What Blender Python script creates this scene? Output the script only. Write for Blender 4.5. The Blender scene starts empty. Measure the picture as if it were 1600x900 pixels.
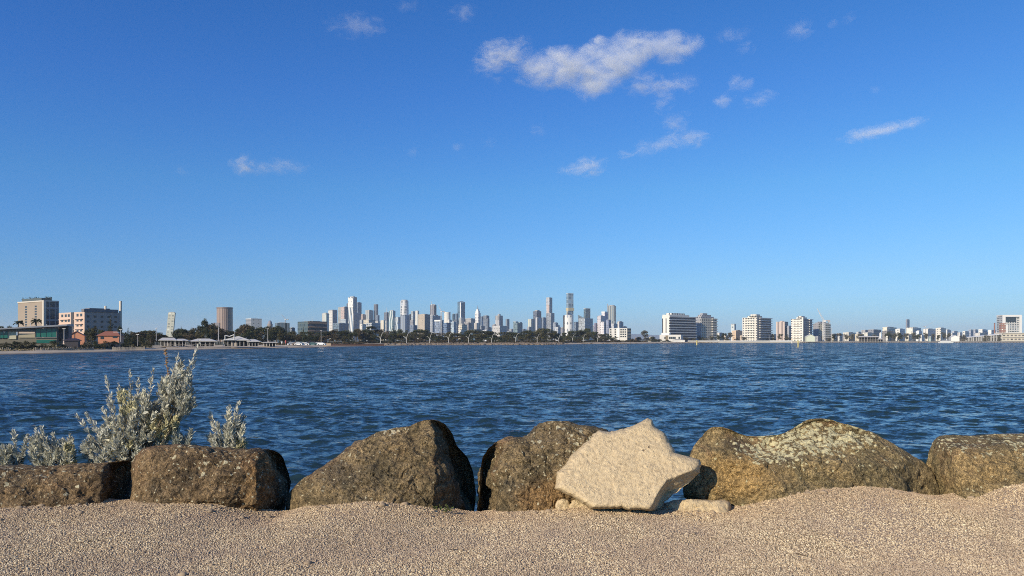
import bpy, math, random
import numpy as np
from mathutils import Vector, Matrix

S = bpy.context.scene
COL = S.collection
F = 1155.0            # focal length in pixels of the 1600 px wide photograph
HOR = 530.5           # row of the horizon
EYE = 4.0             # eye height above the water, metres
R = math.radians

# ------------------------------------------------------------------ camera
cam_d = bpy.data.cameras.new('camera')
cam = bpy.data.objects.new('camera', cam_d)
COL.objects.link(cam)
cam.location = (0, 0, EYE)
cam.rotation_euler = (R(90), 0, 0)
cam_d.sensor_width = 36.0
cam_d.lens = 36.0 * F / 1600.0
cam_d.shift_y = (HOR - 450.0) / 1600.0
cam_d.clip_start = 0.1
cam_d.clip_end = 60000
S.camera = cam

# ------------------------------------------------------------------ sky
SUN_AZ = 221.0        # clockwise from +Y
SUN_EL = 24.0
w = bpy.data.worlds.new('World'); S.world = w
w.use_nodes = True
nt = w.node_tree
bg = nt.nodes['Background']
sky = nt.nodes.new('ShaderNodeTexSky')
sky.sky_type = 'NISHITA'; sky.sun_disc = False
sky.sun_elevation = R(SUN_EL); sky.sun_rotation = R(SUN_AZ)
sky.air_density = 1.25; sky.dust_density = 0.15; sky.ozone_density = 4.5
sky.altitude = 0
hs = nt.nodes.new('ShaderNodeHueSaturation')
hs.inputs['Saturation'].default_value = 1.22
hs.inputs['Hue'].default_value = 0.508
nt.links.new(sky.outputs[0], hs.inputs['Color'])
# the clear air over the bay is bluer low down than the model gives: tint by height above the horizon
_tc = nt.nodes.new('ShaderNodeTexCoord'); _sx = nt.nodes.new('ShaderNodeSeparateXYZ')
nt.links.new(_tc.outputs['Generated'], _sx.inputs[0])
_cr = nt.nodes.new('ShaderNodeValToRGB'); nt.links.new(_sx.outputs[2], _cr.inputs[0])
_e = _cr.color_ramp.elements
_T = [(0.0,(0.20,0.37,0.90)),(0.03,(0.21,0.355,0.74)),(0.0764,(0.234,0.350,0.592)),(0.196,(0.289,0.422,0.558)),(0.313,(0.285,0.411,0.575)),(0.415,(0.262,0.409,0.558))]
_e[0].position=_T[0][0]; _e[0].color=(*_T[0][1],1); _e[1].position=_T[-1][0]; _e[1].color=(*_T[-1][1],1)
for _p,_c in _T[1:-1]:
    _x=_e.new(_p); _x.color=(*_c,1)
_m1 = nt.nodes.new('ShaderNodeVectorMath'); _m1.operation='MULTIPLY'
nt.links.new(hs.outputs[0], _m1.inputs[0]); nt.links.new(_cr.outputs[0], _m1.inputs[1])
_ax = nt.nodes.new('ShaderNodeMapRange'); nt.links.new(_sx.outputs[0], _ax.inputs[0])
_ax.inputs[1].default_value=-0.6; _ax.inputs[2].default_value=0.6
_mx = nt.nodes.new('ShaderNodeMix'); _mx.data_type='RGBA'; nt.links.new(_ax.outputs[0], _mx.inputs[0])
_mx.inputs[6].default_value=(1.46,1.92,2.15,1); _mx.inputs[7].default_value=(2.12,2.15,1.97,1)
_m2 = nt.nodes.new('ShaderNodeVectorMath'); _m2.operation='MULTIPLY'
nt.links.new(_m1.outputs[0], _m2.inputs[0]); nt.links.new(_mx.outputs[2], _m2.inputs[1])
nt.links.new(_m2.outputs[0], bg.inputs['Color'])
bg.inputs['Strength'].default_value = 0.115

# ------------------------------------------------------------------ sun
sd = bpy.data.lights.new('sun', 'SUN'); sun = bpy.data.objects.new('sun', sd)
COL.objects.link(sun)
sd.energy = 5.0; sd.angle = R(0.53); sd.color = (1.0, 0.87, 0.67)
az, el = R(SUN_AZ), R(SUN_EL)
to_sun = Vector((math.sin(az)*math.cos(el), math.cos(az)*math.cos(el), math.sin(el)))
sun.rotation_euler = to_sun.to_track_quat('Z', 'Y').to_euler()

S.view_settings.view_transform = 'Standard'
S.view_settings.look = 'None'
S.view_settings.gamma = 1.0
S.view_settings.exposure = 0.0
S.view_settings.use_curve_mapping = False
S.render.engine = 'CYCLES'
S.cycles.use_denoising = False
S.cycles.max_bounces = 6
S.cycles.diffuse_bounces = 2
S.cycles.glossy_bounces = 3
S.cycles.transmission_bounces = 2
S.cycles.transparent_max_bounces = 12
S.cycles.volume_bounces = 3
S.cycles.caustics_reflective = False
S.cycles.caustics_refractive = False
S.cycles.use_adaptive_sampling = False
S.cycles.pixel_filter_type = 'BLACKMAN_HARRIS'
S.cycles.filter_width = 1.0
S.cycles.sample_clamp_indirect = 4.0
S.cycles.volume_step_rate = 1.0

# ------------------------------------------------------------------ helpers
def at(px, py, D):
    """a direction of the photograph at distance D in front of the camera"""
    return Vector(((px-800)/F*D, D, EYE + (HOR-py)/F*D))
def X(px, D): return (px-800)/F*D
def Z(py, D): return EYE + (HOR-py)/F*D

def tag(o, label=None, cat=None, group=None, kind=None):
    if label: o['label'] = label
    if cat: o['category'] = cat
    if group: o['group'] = group
    if kind: o['kind'] = kind
    return o
def empty(name, loc, rz=0.0, label=None, cat=None, group=None):
    o = bpy.data.objects.new(name, None); COL.objects.link(o)
    o.empty_display_size = 0.2
    o.location = loc; o.rotation_euler = (0, 0, rz)
    return tag(o, label, cat, group)
def mesh_obj(name, verts, faces, mat=None, parent=None, smooth=False, uvs=None):
    me = bpy.data.meshes.new(name)
    me.from_pydata([tuple(v) for v in verts], [], faces)
    if uvs is not None:
        l = me.uv_layers.new(name='UVMap')
        l.data.foreach_set('uv', np.array(uvs, dtype=np.float32).ravel())
    if smooth: me.polygons.foreach_set('use_smooth', [True]*len(me.polygons))
    if mat: me.materials.append(mat)
    o = bpy.data.objects.new(name, me); COL.objects.link(o)
    if parent: o.parent = parent
    return o
def np_mesh(name, V, Q, mat=None, smooth=True):
    """V (n,3), Q (m,k) arrays -> mesh object"""
    me = bpy.data.meshes.new(name)
    V = np.asarray(V, np.float32); Q = np.asarray(Q, np.int32)
    k = Q.shape[1]
    me.vertices.add(len(V)); me.vertices.foreach_set('co', V.ravel())
    me.loops.add(Q.size); me.loops.foreach_set('vertex_index', Q.ravel())
    me.polygons.add(len(Q))
    me.polygons.foreach_set('loop_start', np.arange(0, Q.size, k, dtype=np.int32))
    if smooth: me.polygons.foreach_set('use_smooth', np.ones(len(Q), bool))
    me.update(calc_edges=True)
    if mat: me.materials.append(mat)
    o = bpy.data.objects.new(name, me); COL.objects.link(o)
    return o
def grid_faces(nr, nc, wrap=False):
    i = np.arange(nr-1)[:, None]; j = np.arange(nc if wrap else nc-1)[None, :]
    j2 = (j+1) % nc
    return np.stack([i*nc+j, i*nc+j2, (i+1)*nc+j2, (i+1)*nc+j], -1).reshape(-1, 4)

class MB:
    """collects simple shapes into one mesh, with uv in metres (u round the walls, v up)"""
    def __init__(s): s.v=[]; s.f=[]; s.uv=[]
    def face(s, pts, uv=None):
        b=len(s.v); s.v += [tuple(p) for p in pts]; s.f.append(tuple(range(b,b+len(pts))))
        s.uv += uv if uv else [(p[0]+p[1], p[2]) for p in pts]
    def prism(s, poly, z0, z1, top=None, cap=True, roof_uv=True):
        """poly counter-clockwise footprint; top: footprint at z1 if it differs; z1 may be a list"""
        n=len(poly); top = top or poly
        zt = z1 if isinstance(z1,(list,tuple)) else [z1]*n
        zb = z0 if isinstance(z0,(list,tuple)) else [z0]*n
        u=0
        for i in range(n):
            j=(i+1)%n
            a,b=poly[i],poly[j]; L=math.hypot(b[0]-a[0],b[1]-a[1])
            s.face([(a[0],a[1],zb[i]),(b[0],b[1],zb[j]),(top[j][0],top[j][1],zt[j]),(top[i][0],top[i][1],zt[i])],
                   [(u,zb[i]),(u+L,zb[j]),(u+L,zt[j]),(u,zt[i])])
            u+=L
        if cap:
            s.face([(p[0],p[1],zt[i]) for i,p in enumerate(top)], [(-50.0,-50.0)]*n)
            s.face([(p[0],p[1],zb[i]) for i,p in reversed(list(enumerate(poly)))], [(-50.0,-50.0)]*n)
    def box(s, x0,x1,y0,y1,z0,z1): s.prism([(x0,y0),(x1,y0),(x1,y1),(x0,y1)], z0, z1)
    def bar(s, a, b, r0, r1=None, n=6):
        r1 = r0 if r1 is None else r1
        a=Vector(a); b=Vector(b); d=(b-a)
        if d.length<1e-6: return
        q=d.to_track_quat('Z','Y'); u=q@Vector((1,0,0)); v=q@Vector((0,1,0))
        A=[a+(u*math.cos(t)+v*math.sin(t))*r0 for t in [2*math.pi*k/n for k in range(n)]]
        B=[b+(u*math.cos(t)+v*math.sin(t))*r1 for t in [2*math.pi*k/n for k in range(n)]]
        for k in range(n): s.face([A[k],A[(k+1)%n],B[(k+1)%n],B[k]])
        s.face(list(reversed(A))); s.face(B)
    def build(s, name, mat, parent=None, smooth=False):
        return mesh_obj(name, s.v, s.f, mat, parent, smooth, s.uv)

# value noise
def _hash(ix, iy, iz, seed):
    n = (ix.astype(np.int64)*374761393 + iy.astype(np.int64)*668265263 + iz.astype(np.int64)*2147483647 + seed*974711)
    n = (n ^ (n >> 13)) * 1274126177
    n = n & 0x7fffffff
    return ((n ^ (n >> 16)) & 0xffff)/65535.0*2-1
def vnoise(p, seed=0):
    p = np.asarray(p, float); i = np.floor(p); f = p-i
    f = f*f*f*(f*(f*6-15)+10); i = i.astype(np.int64)
    o = 0
    for dx in (0,1):
        for dy in (0,1):
            for dz in (0,1):
                wt = (f[...,0] if dx else 1-f[...,0])*(f[...,1] if dy else 1-f[...,1])*(f[...,2] if dz else 1-f[...,2])
                o = o + wt*_hash(i[...,0]+dx, i[...,1]+dy, i[...,2]+dz, seed)
    return o
def fbm(p, octv=4, seed=0, gain=0.5):
    a, s, t = 1.0, 0, np.asarray(p, float)
    for k in range(octv):
        s = s + a*vnoise(t+17.3*k, seed+k); t = t*2.03; a *= gain
    return s

# node helpers
def new_mat(name):
    m = bpy.data.materials.new(name); m.use_nodes = True
    return m, m.node_tree, m.node_tree.nodes['Principled BSDF']
class N:
    def __init__(s, nt): s.nt=nt
    def a(s, t, **kw):
        n = s.nt.nodes.new(t)
        ins = kw.pop('ins', {})
        for k,v in kw.items(): setattr(n,k,v)
        for k,v in ins.items():
            if isinstance(v, bpy.types.NodeSocket): s.nt.links.new(v, n.inputs[k])
            else: n.inputs[k].default_value = v
        return n
    def m(s, op, a, b=None, c=None, clamp=False):
        ins={0:a}
        if b is not None: ins[1]=b
        if c is not None: ins[2]=c
        return s.a('ShaderNodeMath', operation=op, use_clamp=clamp, ins=ins).outputs[0]
    def mix(s, fac, a, b, blend='MIX'):
        return s.a('ShaderNodeMix', data_type='RGBA', blend_type=blend, ins={0:fac,6:a,7:b}).outputs[2]
    def ramp(s, x, lo, hi, smooth=True):
        return s.a('ShaderNodeMapRange', interpolation_type='SMOOTHSTEP' if smooth else 'LINEAR', ins={0:x,1:lo,2:hi}).outputs[0]
    def noise(s, vec, scale, detail=3, rough=0.5, dist=0.0):
        return s.a('ShaderNodeTexNoise', ins={'Vector':vec,'Scale':scale,'Detail':detail,'Roughness':rough,'Distortion':dist}).outputs[0]
    def vor(s, vec, scale, feature='F1', out='Distance', rnd=1.0):
        n = s.a('ShaderNodeTexVoronoi', feature=feature, ins={'Vector':vec,'Scale':scale,'Randomness':rnd}); return n.outputs[out]
    def link(s, a, b): s.nt.links.new(a, b)
def c4(c): return (c[0],c[1],c[2],1.0)
_flat = {}
def flat(name, col, rough=0.7, vary=0.0, scale=1.0, metal=0.0):
    if name in _flat: return _flat[name]
    m, nt_, p = new_mat(name); n = N(nt_)
    p.inputs['Roughness'].default_value = rough; p.inputs['Metallic'].default_value = metal
    if vary:
        co = n.a('ShaderNodeTexCoord').outputs['Object']
        f = n.noise(co, scale, 4, 0.6)
        n.link(n.mix(f, c4([x*(1-vary) for x in col]), c4([min(1,x*(1+vary)) for x in col])), p.inputs['Base Color'])
    else: p.inputs['Base Color'].default_value = c4(col)
    _flat[name] = m
    return m
# ------------------------------------------------------------------ water
def water_mat():
    m, nt_, p = new_mat('sea_water'); n = N(nt_)
    g = n.a('ShaderNodeNewGeometry').outputs['Position']
    # wind ripples as facet slopes: finer than the modelled waves, at any distance
    mp = n.a('ShaderNodeMapping', ins={'Vector':g, 'Rotation':(0,0,R(14)), 'Scale':(0.50,1.0,1.0)}).outputs[0]
    def slopes(scale, det, amp, off):
        v = n.a('ShaderNodeVectorMath', operation='ADD', ins={0:mp,1:(off,off*1.7,0)}).outputs[0]
        t = n.a('ShaderNodeTexNoise', ins={'Vector':v,'Scale':scale,'Detail':det,'Roughness':0.6,'Distortion':0.3}).outputs['Color']
        t = n.a('ShaderNodeVectorMath', operation='SUBTRACT', ins={0:t,1:(.5,.5,.5)}).outputs[0]
        return n.a('ShaderNodeVectorMath', operation='MULTIPLY', ins={0:t,1:(amp*.75,amp,0)}).outputs[0]
    dist = n.a('ShaderNodeSeparateXYZ', ins={0:g}).outputs[1]
    far = n.a('ShaderNodeMapRange', ins={0:dist,1:30.0,2:170.0,3:0.15,4:1.0}).outputs[0]
    a1 = slopes(0.55, 2.0, 1.5, 3.1); a1 = n.a('ShaderNodeVectorMath', operation='SCALE', ins={0:a1,'Scale':far}).outputs[0]
    a2 = slopes(2.6, 4.0, 1.5, 0.0); a3 = slopes(9.0, 3.0, 1.0, 8.3)
    N0 = n.a('ShaderNodeNewGeometry').outputs['Normal']
    a0 = n.a('ShaderNodeCombineXYZ', ins={0:0.0,1:n.m('MULTIPLY', far, -0.24),2:0.0}).outputs[0]   # the steeper lee faces of waves running in to this shore
    for a_ in (a0,a1,a2,a3): N0 = n.a('ShaderNodeVectorMath', operation='ADD', ins={0:N0,1:a_}).outputs[0]
    N0 = n.a('ShaderNodeVectorMath', operation='NORMALIZE', ins={0:N0}).outputs[0]
    n.link(N0, p.inputs['Normal'])
    big = n.noise(g, 0.03, 3, 0.5)
    colr = n.mix(big, (0.014,0.033,0.036,1), (0.021,0.044,0.046,1))
    n.link(colr, p.inputs['Base Color'])
    p.inputs['Roughness'].default_value = 0.07
    p.inputs['IOR'].default_value = 1.33
    return m
rng = np.random.default_rng(5)
def build_water():
    ys = [7.6]
    while ys[-1] < 1700: ys.append(ys[-1]*1.0058 + 0.004)
    ys = np.array(ys); nc = 760
    t = np.linspace(-1, 1, nc)
    Xg = t[None,:]*(0.86*ys[:,None]+5.0); Yg = np.repeat(ys[:,None], nc, 1)
    row = ys*0.0058 + 0.004
    Zg = np.zeros_like(Xg); DX = np.zeros_like(Xg); DY = np.zeros_like(Xg)
    warp = fbm(np.stack([Xg*0.05, Yg*0.05, Xg*0], -1), 2, 3)
    warp2 = fbm(np.stack([Xg*0.05, Yg*0.05, Xg*0+7], -1), 2, 9)
    gust = 0.85+0.4*fbm(np.stack([Xg*0.035, Yg*0.02, Xg*0+3], -1), 3, 21)
    for k in range(120):
        lam = 0.30*(7.0/0.30)**(k/119.0)
        ang = R(-97) + rng.normal(0, 0.60)           # waves run towards the shore we stand on
        kx, ky = math.cos(ang)*2*math.pi/lam, math.sin(ang)*2*math.pi/lam
        amp = 0.0082*lam**1.0*(0.6+0.8*rng.random())
        if lam > 1.2: amp *= (1.2/lam)**0.95
        fade = np.clip((lam/row-2.5)/3.0, 0, 1)[:,None]
        ph = kx*(Xg+warp*2.0*lam**.5) + ky*(Yg+warp2*2.0*lam**.5) + rng.random()*6.283
        a = amp*fade*gust
        Zg += a*np.cos(ph); DX -= a*0.8*math.cos(ang)*np.sin(ph); DY -= a*0.8*math.sin(ang)*np.sin(ph)
    V = np.stack([Xg+DX, Yg+DY, Zg], -1).reshape(-1,3)
    o = np_mesh('sea', V, grid_faces(len(ys), nc), water_mat())
    tag(o, kind='structure')
    # the open sea around it, out to the horizon
    m = MB()
    P = [(-0.86*7.6-5,7.6),(0.86*7.6+5,7.6),(0.86*1690+5,1690),(-0.86*1690-5,1690)]
    B = [(-11000,-600),(11000,-600),(11000,11000),(-11000,11000)]
    for i in range(4):
        j=(i+1)%4
        m.face([(B[i][0],B[i][1],0),(B[j][0],B[j][1],0),(P[j][0],P[j][1],0),(P[i][0],P[i][1],0)])
    tag(m.build('open_sea', bpy.data.materials['sea_water']), kind='structure')
build_water()
# ------------------------------------------------------------------ gravel path and bank
EDGE = [(-300,792),(-100,792),(0,793),(60,789),(100,788),(130,786),(165,790),(190,790),(230,787),(290,785),(340,788),(370,797),(400,806),(440,809),
 (455,802),(480,795),(530,788),(570,783),(610,784),(650,790),(690,800),(720,808),(745,810),(770,807),(800,800),(830,796),(870,795),(900,792),
 (930,787),(985,787),(1010,791),(1040,794),(1060,797),(1145,800),(1165,795),(1180,787),(1220,775),(1260,763),(1300,761),(1350,760),(1400,766),
 (1440,776),(1470,783),(1500,783),(1530,775),(1560,762),(1600,755),(1700,750),(1900,770)]
GY = 6.8
def gravel_h(x, y):
    ex = np.array([(e[0]-800)/F*GY for e in EDGE]); ez = np.array([Z(e[1], GY) for e in EDGE])
    # smooth the traced edge a little, then let the heaps die away towards the path
    s = sum(np.interp(x+d, ex, ez) for d in (-.06,-.03,0,.03,.06))/5
    flat_z = 2.395 + 0.012*np.sin(x*0.9+1)
    wide = sum(np.interp(x+d, ex, ez) for d in (-.5,-.3,-.1,.1,.3,.5))/6
    t = np.clip((y-5.35)/(GY-5.35), 0, 1); t = t*t*(3-2*t)
    u = np.clip((y-6.1)/(GY-6.1), 0, 1); u = u*u*(3-2*u)
    z = flat_z*(1-t) + (wide*(1-u)+s*u)*t
    p = np.stack([x*1.3, y*1.3, x*0], -1)
    z = z + (0.012*fbm(p, 3, 4) + 0.005*fbm(p*6, 2, 14))*np.clip((7.0-y)*3, 0.15, 1)
    back = np.clip(y-7.05, 0, None)
    return z - 0.9*back - 1.2*np.clip(back-0.6,0,None)
def gravel_mat():
    m, nt_, p = new_mat('crushed_shell_gravel'); n = N(nt_)
    g = n.a('ShaderNodeNewGeometry').outputs['Position']
    v = n.a('ShaderNodeTexVoronoi', ins={'Vector':g,'Scale':95.0})
    rnd = n.a('ShaderNodeSeparateColor', ins={0:v.outputs['Color']})
    f = n.ramp(rnd.outputs[0], 0.0, 1.0, False)
    a = n.mix(f, (0.18,0.125,0.07,1), (0.52,0.41,0.25,1))
    big = n.noise(g, 1.1, 4, 0.6)
    a = n.mix(n.ramp(big,0.42,0.62), a, (0.33,0.255,0.19,1))
    n.link(a, p.inputs['Base Color'])
    h = n.m('SUBTRACT', 1.0, v.outputs['Distance'])
    h2 = n.noise(g, 40, 4, 0.7)
    bp = n.a('ShaderNodeBump', ins={'Strength':0.9,'Distance':0.012,'Height':n.m('ADD',h,h2)})
    n.link(bp.outputs[0], p.inputs['Normal'])
    p.inputs['Roughness'].default_value = 0.9
    return m
def pebble_mat():
    m, nt_, p = new_mat('pebble'); n = N(nt_)
    r = n.a('ShaderNodeObjectInfo').outputs['Random']
    g = n.a('ShaderNodeNewGeometry').outputs['Position']
    cr = n.a('ShaderNodeValToRGB', ins={0:r})
    e = cr.color_ramp.elements
    e[0].position=0; e[0].color=(0.20,0.14,0.085,1)
    e[1].position=1; e[1].color=(0.92,0.80,0.52,1)
    for pos,c in ((0.12,(0.34,0.24,0.145,1)),(0.4,(0.55,0.43,0.27,1)),(0.72,(0.68,0.55,0.36,1)),(0.9,(0.74,0.61,0.40,1))):
        x=e.new(pos); x.color=c
    big = n.noise(g, 1.3, 5, 0.65)
    gy = n.a('ShaderNodeSeparateXYZ', ins={0:g}).outputs[1]
    # freshly raked loose shell against the stones is more yellow
    k = n.m('MULTIPLY', n.ramp(gy,6.0,6.7), 0.6)
    c = n.mix(n.ramp(big,0.35,0.65), cr.outputs[0], n.mix(0.55, cr.outputs[0], (0.36,0.27,0.20,1)))
    c = n.mix(n.m('MULTIPLY',k,0.5), c, n.mix(1.0, c, (1.0,0.86,0.66,1), 'MULTIPLY'))
    n.link(c, p.inputs['Base Color'])
    p.inputs['Roughness'].default_value = 0.85
    return m
def build_gravel():
    gm = gravel_mat()
    xs = np.linspace(-7.5, 7.5, 700); ys = np.concatenate([np.linspace(4.2, 6.3, 90), np.linspace(6.32, 7.5, 110), np.linspace(7.6,9.4,10)])
    Xg, Yg = np.meshgrid(xs, ys); Zg = gravel_h(Xg, Yg)
    o = np_mesh('gravel_path', np.stack([Xg,Yg,Zg],-1).reshape(-1,3), grid_faces(len(ys), len(xs)), gm)
    tag(o, kind='structure')
    xs2 = np.concatenate([np.linspace(-40,-7.5,14), np.linspace(-7,7,15), np.linspace(7.5,40,14)]); ys2 = np.concatenate([np.linspace(-16,4.2,16)])
    Xg, Yg = np.meshgrid(xs2, ys2); Zg = gravel_h(np.clip(Xg,-9,9), Yg)
    tag(np_mesh('ground', np.stack([Xg,Yg,Zg-0.006],-1).reshape(-1,3), grid_faces(len(ys2), len(xs2)), gm), kind='structure')
    for s in (-1, 1):
        xa = np.linspace(7.5, 40, 20)*s; ya = np.array([4.2,5.3,6.3,7.05,7.65,9.4])
        if s < 0: xa = xa[::-1]
        Xg, Yg = np.meshgrid(xa, ya); Zg = gravel_h(np.clip(Xg,-9,9), Yg)
        tag(np_mesh('ground', np.stack([Xg,Yg,Zg-0.003],-1).reshape(-1,3), grid_faces(6, 20), gm), kind='structure')
    # loose pebbles: scattered over the part of the path in view
    xs = np.linspace(-6.2, 6.2, 300); ys = np.linspace(4.55, 7.3, 100)
    Xg, Yg = np.meshgrid(xs, ys); Zg = gravel_h(Xg, Yg)+0.001
    pb = np_mesh('loose_pebbles', np.stack([Xg,Yg,Zg],-1).reshape(-1,3), grid_faces(100,300), pebble_mat())
    tag(pb, kind='stuff')
    ng = bpy.data.node_groups.new('scatter_pebbles','GeometryNodeTree')
    ng.interface.new_socket('Geometry', in_out='INPUT', socket_type='NodeSocketGeometry')
    ng.interface.new_socket('Geometry', in_out='OUTPUT', socket_type='NodeSocketGeometry')
    A = ng.nodes.new; L = ng.links.new
    gi=A('NodeGroupInput'); go=A('NodeGroupOutput')
    d=A('GeometryNodeDistributePointsOnFaces'); d.inputs['Density'].default_value=11500
    L(gi.outputs[0], d.inputs['Mesh'])
    joins=A('GeometryNodeGeometryToInstance')
    js=[]
    for k in range(4):
        ico=A('GeometryNodeMeshIcoSphere'); ico.inputs['Radius'].default_value=1.0; ico.inputs['Subdivisions'].default_value=2 if k<2 else 1
        sp=A('GeometryNodeSetPosition'); L(ico.outputs[0], sp.inputs[0])
        nz=A('ShaderNodeTexNoise'); nz.noise_dimensions='4D'; nz.inputs['W'].default_value=k*3.7; nz.inputs['Scale'].default_value=1.3
        vm=A('ShaderNodeVectorMath'); vm.operation='SUBTRACT'; vm.inputs[1].default_value=(.5,.5,.5); L(nz.outputs['Color'], vm.inputs[0])
        vs=A('ShaderNodeVectorMath'); vs.operation='SCALE'; vs.inputs['Scale'].default_value=1.5; L(vm.outputs[0], vs.inputs[0])
        L(vs.outputs[0], sp.inputs['Offset'])
        sm=A('GeometryNodeSetMaterial'); sm.inputs['Material'].default_value=bpy.data.materials['pebble']; L(sp.outputs[0], sm.inputs[0])
        L(sm.outputs[0], joins.inputs[0])
    iop=A('GeometryNodeInstanceOnPoints'); L(d.outputs[0], iop.inputs['Points']); L(joins.outputs[0], iop.inputs['Instance'])
    iop.inputs['Pick Instance'].default_value=True
    # choose a variant, a turn and a size for every pebble
    ri=A('FunctionNodeRandomValue'); ri.data_type='INT'; ri.inputs[4].default_value=0; ri.inputs[5].default_value=3; L(ri.outputs[2], iop.inputs['Instance Index'])
    rr=A('FunctionNodeRandomValue'); rr.data_type='FLOAT_VECTOR'; rr.inputs[0].default_value=(0,0,0); rr.inputs[1].default_value=(6.28,6.28,6.28); rr.inputs['Seed'].default_value=3
    L(rr.outputs[0], iop.inputs['Rotation'])
    rs=A('FunctionNodeRandomValue'); rs.data_type='FLOAT'; rs.inputs[2].default_value=0.0; rs.inputs[3].default_value=1.0; rs.inputs['Seed'].default_value=8
    pw=A('ShaderNodeMath'); pw.operation='POWER'; pw.inputs[1].default_value=3.0; L(rs.outputs[1], pw.inputs[0])
    mr=A('ShaderNodeMapRange'); mr.inputs[3].default_value=0.0034; mr.inputs[4].default_value=0.0095; L(pw.outputs[0], mr.inputs[0])
    cx=A('ShaderNodeCombineXYZ')
    sc=A('ShaderNodeMath'); sc.operation='MULTIPLY'; sc.inputs[1].default_value=0.55; L(mr.outputs[0], sc.inputs[0])
    sc2=A('ShaderNodeMath'); sc2.operation='MULTIPLY'; sc2.inputs[1].default_value=0.8; L(mr.outputs[0], sc2.inputs[0])
    L(mr.outputs[0], cx.inputs[0]); L(sc2.outputs[0], cx.inputs[1]); L(sc.outputs[0], cx.inputs[2])
    L(cx.outputs[0], iop.inputs['Scale'])
    L(iop.outputs[0], go.inputs[0])
    md = pb.modifiers.new('scatter','NODES'); md.node_group = ng
build_gravel()

# ------------------------------------------------------------------ boulders
def rock_mat(name, A, B, ochre=(0.33,0.20,0.085), lichen=(0.64,0.58,0.38), pits=1.0, lich_scale=34.0):
    m, nt_, p = new_mat(name); n = N(nt_)
    co = n.a('ShaderNodeTexCoord').outputs['Object']
    at_ = n.a('ShaderNodeAttribute', attribute_name='paint')
    sp = n.a('ShaderNodeSeparateColor', ins={0:at_.outputs['Color']})
    wl, wo, wd = sp.outputs[0], sp.outputs[1], sp.outputs[2]
    n1 = n.noise(co, 3.2, 6, 0.62, 0.4); n2 = n.noise(co, 26, 5, 0.7); n3 = n.noise(co, 110, 3, 0.65)
    base = n.mix(n.ramp(n1,0.36,0.62), c4(A), c4(B))
    n0 = n.noise(co, 1.6, 5, 0.66, 0.8)
    base = n.mix(n.m('MULTIPLY', n.ramp(n0,0.52,0.66), 0.55), base, (0.27,0.155,0.085,1))
    base = n.mix(n.m('MULTIPLY', n.ramp(n0,0.46,0.33), 0.60), base, (0.085,0.078,0.058,1))
    # ochre crust
    fo = n.m('MULTIPLY', n.ramp(n.m('ADD', wo, n.m('MULTIPLY', n.m('SUBTRACT', n1, 0.5), 1.1)), 0.25, 1.0), 0.8)
    base = n.mix(fo, base, c4(ochre))
    # dark biological crust
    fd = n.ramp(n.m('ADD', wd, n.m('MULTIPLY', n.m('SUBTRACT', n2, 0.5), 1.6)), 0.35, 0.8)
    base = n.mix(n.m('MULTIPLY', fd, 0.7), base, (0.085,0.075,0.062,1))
    # speckle
    base = n.mix(1.0, base, n.mix(n.ramp(n2,0.36,0.64), (0.55,0.54,0.52,1), (1.40,1.37,1.30,1)), 'MULTIPLY')
    base = n.mix(1.0, base, n.mix(n.ramp(n3,0.38,0.62), (0.52,0.51,0.50,1), (1.42,1.42,1.40,1)), 'MULTIPLY')
    # lichen patches: warped cells, dense where painted, a few dots elsewhere
    warp = n.a('ShaderNodeTexNoise', ins={'Vector':co,'Scale':22.0,'Detail':3.0})
    wv = n.a('ShaderNodeVectorMath', operation='MULTIPLY_ADD', ins={0:warp.outputs['Color'],1:(0.05,0.05,0.05),2:co}).outputs[0]
    v = n.a('ShaderNodeTexVoronoi', ins={'Vector':wv,'Scale':lich_scale})
    rc = n.a('ShaderNodeSeparateColor', ins={0:v.outputs['Color']}).outputs[0]
    on = n.m('GREATER_THAN', n.m('ADD', wl, n.m('MULTIPLY',n.m('SUBTRACT', n.noise(co,7,3,0.6),0.5),0.5)), rc)
    shape = n.ramp(n.m('ADD', v.outputs['Distance'], n.m('MULTIPLY', n.m('SUBTRACT', 1.0, wl), 0.28)), 0.62, 0.50)
    fl = n.m('MULTIPLY', on, shape)
    v2 = n.a('ShaderNodeTexVoronoi', ins={'Vector':wv,'Scale':lich_scale*0.55})
    rc2 = n.a('ShaderNodeSeparateColor', ins={0:v2.outputs['Color']}).outputs[1]
    fl2 = n.m('MULTIPLY', n.m('GREATER_THAN', n.m('MULTIPLY',wl,1.3), n.m('ADD',rc2,0.15)), n.ramp(v2.outputs['Distance'],0.42,0.34))
    fl = n.m('MAXIMUM', fl, fl2)
    lc = n.mix(n.ramp(n2,0.3,0.7), c4([x*0.75 for x in lichen]), c4([min(1,x*1.25) for x in lichen]))
    base = n.mix(n.m('MULTIPLY', fl, 0.9), base, lc)
    n.link(base, p.inputs['Base Color'])
    p.inputs['Roughness'].default_value = 0.92
    p.inputs['Specular IOR Level'].default_value = 0.25
    # relief
    vp = n.vor(co, 30.0*1.0, rnd=1.0)
    pit = n.m('MULTIPLY', n.ramp(vp, 0.05, 0.28), n.ramp(n.noise(co,9,2),0.40,0.6))
    h = n.m('ADD', n.m('MULTIPLY', n2, 1.2), n.m('MULTIPLY', n3, 0.42))
    h = n.m('ADD', h, n.m('MULTIPLY', pit, 0.55*pits))
    h = n.m('ADD', h, n.m('MULTIPLY', fl, 0.10))
    bp = n.a('ShaderNodeBump', ins={'Strength':1.0,'Distance':0.034,'Height':h})
    n.link(bp.outputs[0], p.inputs['Normal'])
    return m

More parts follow.
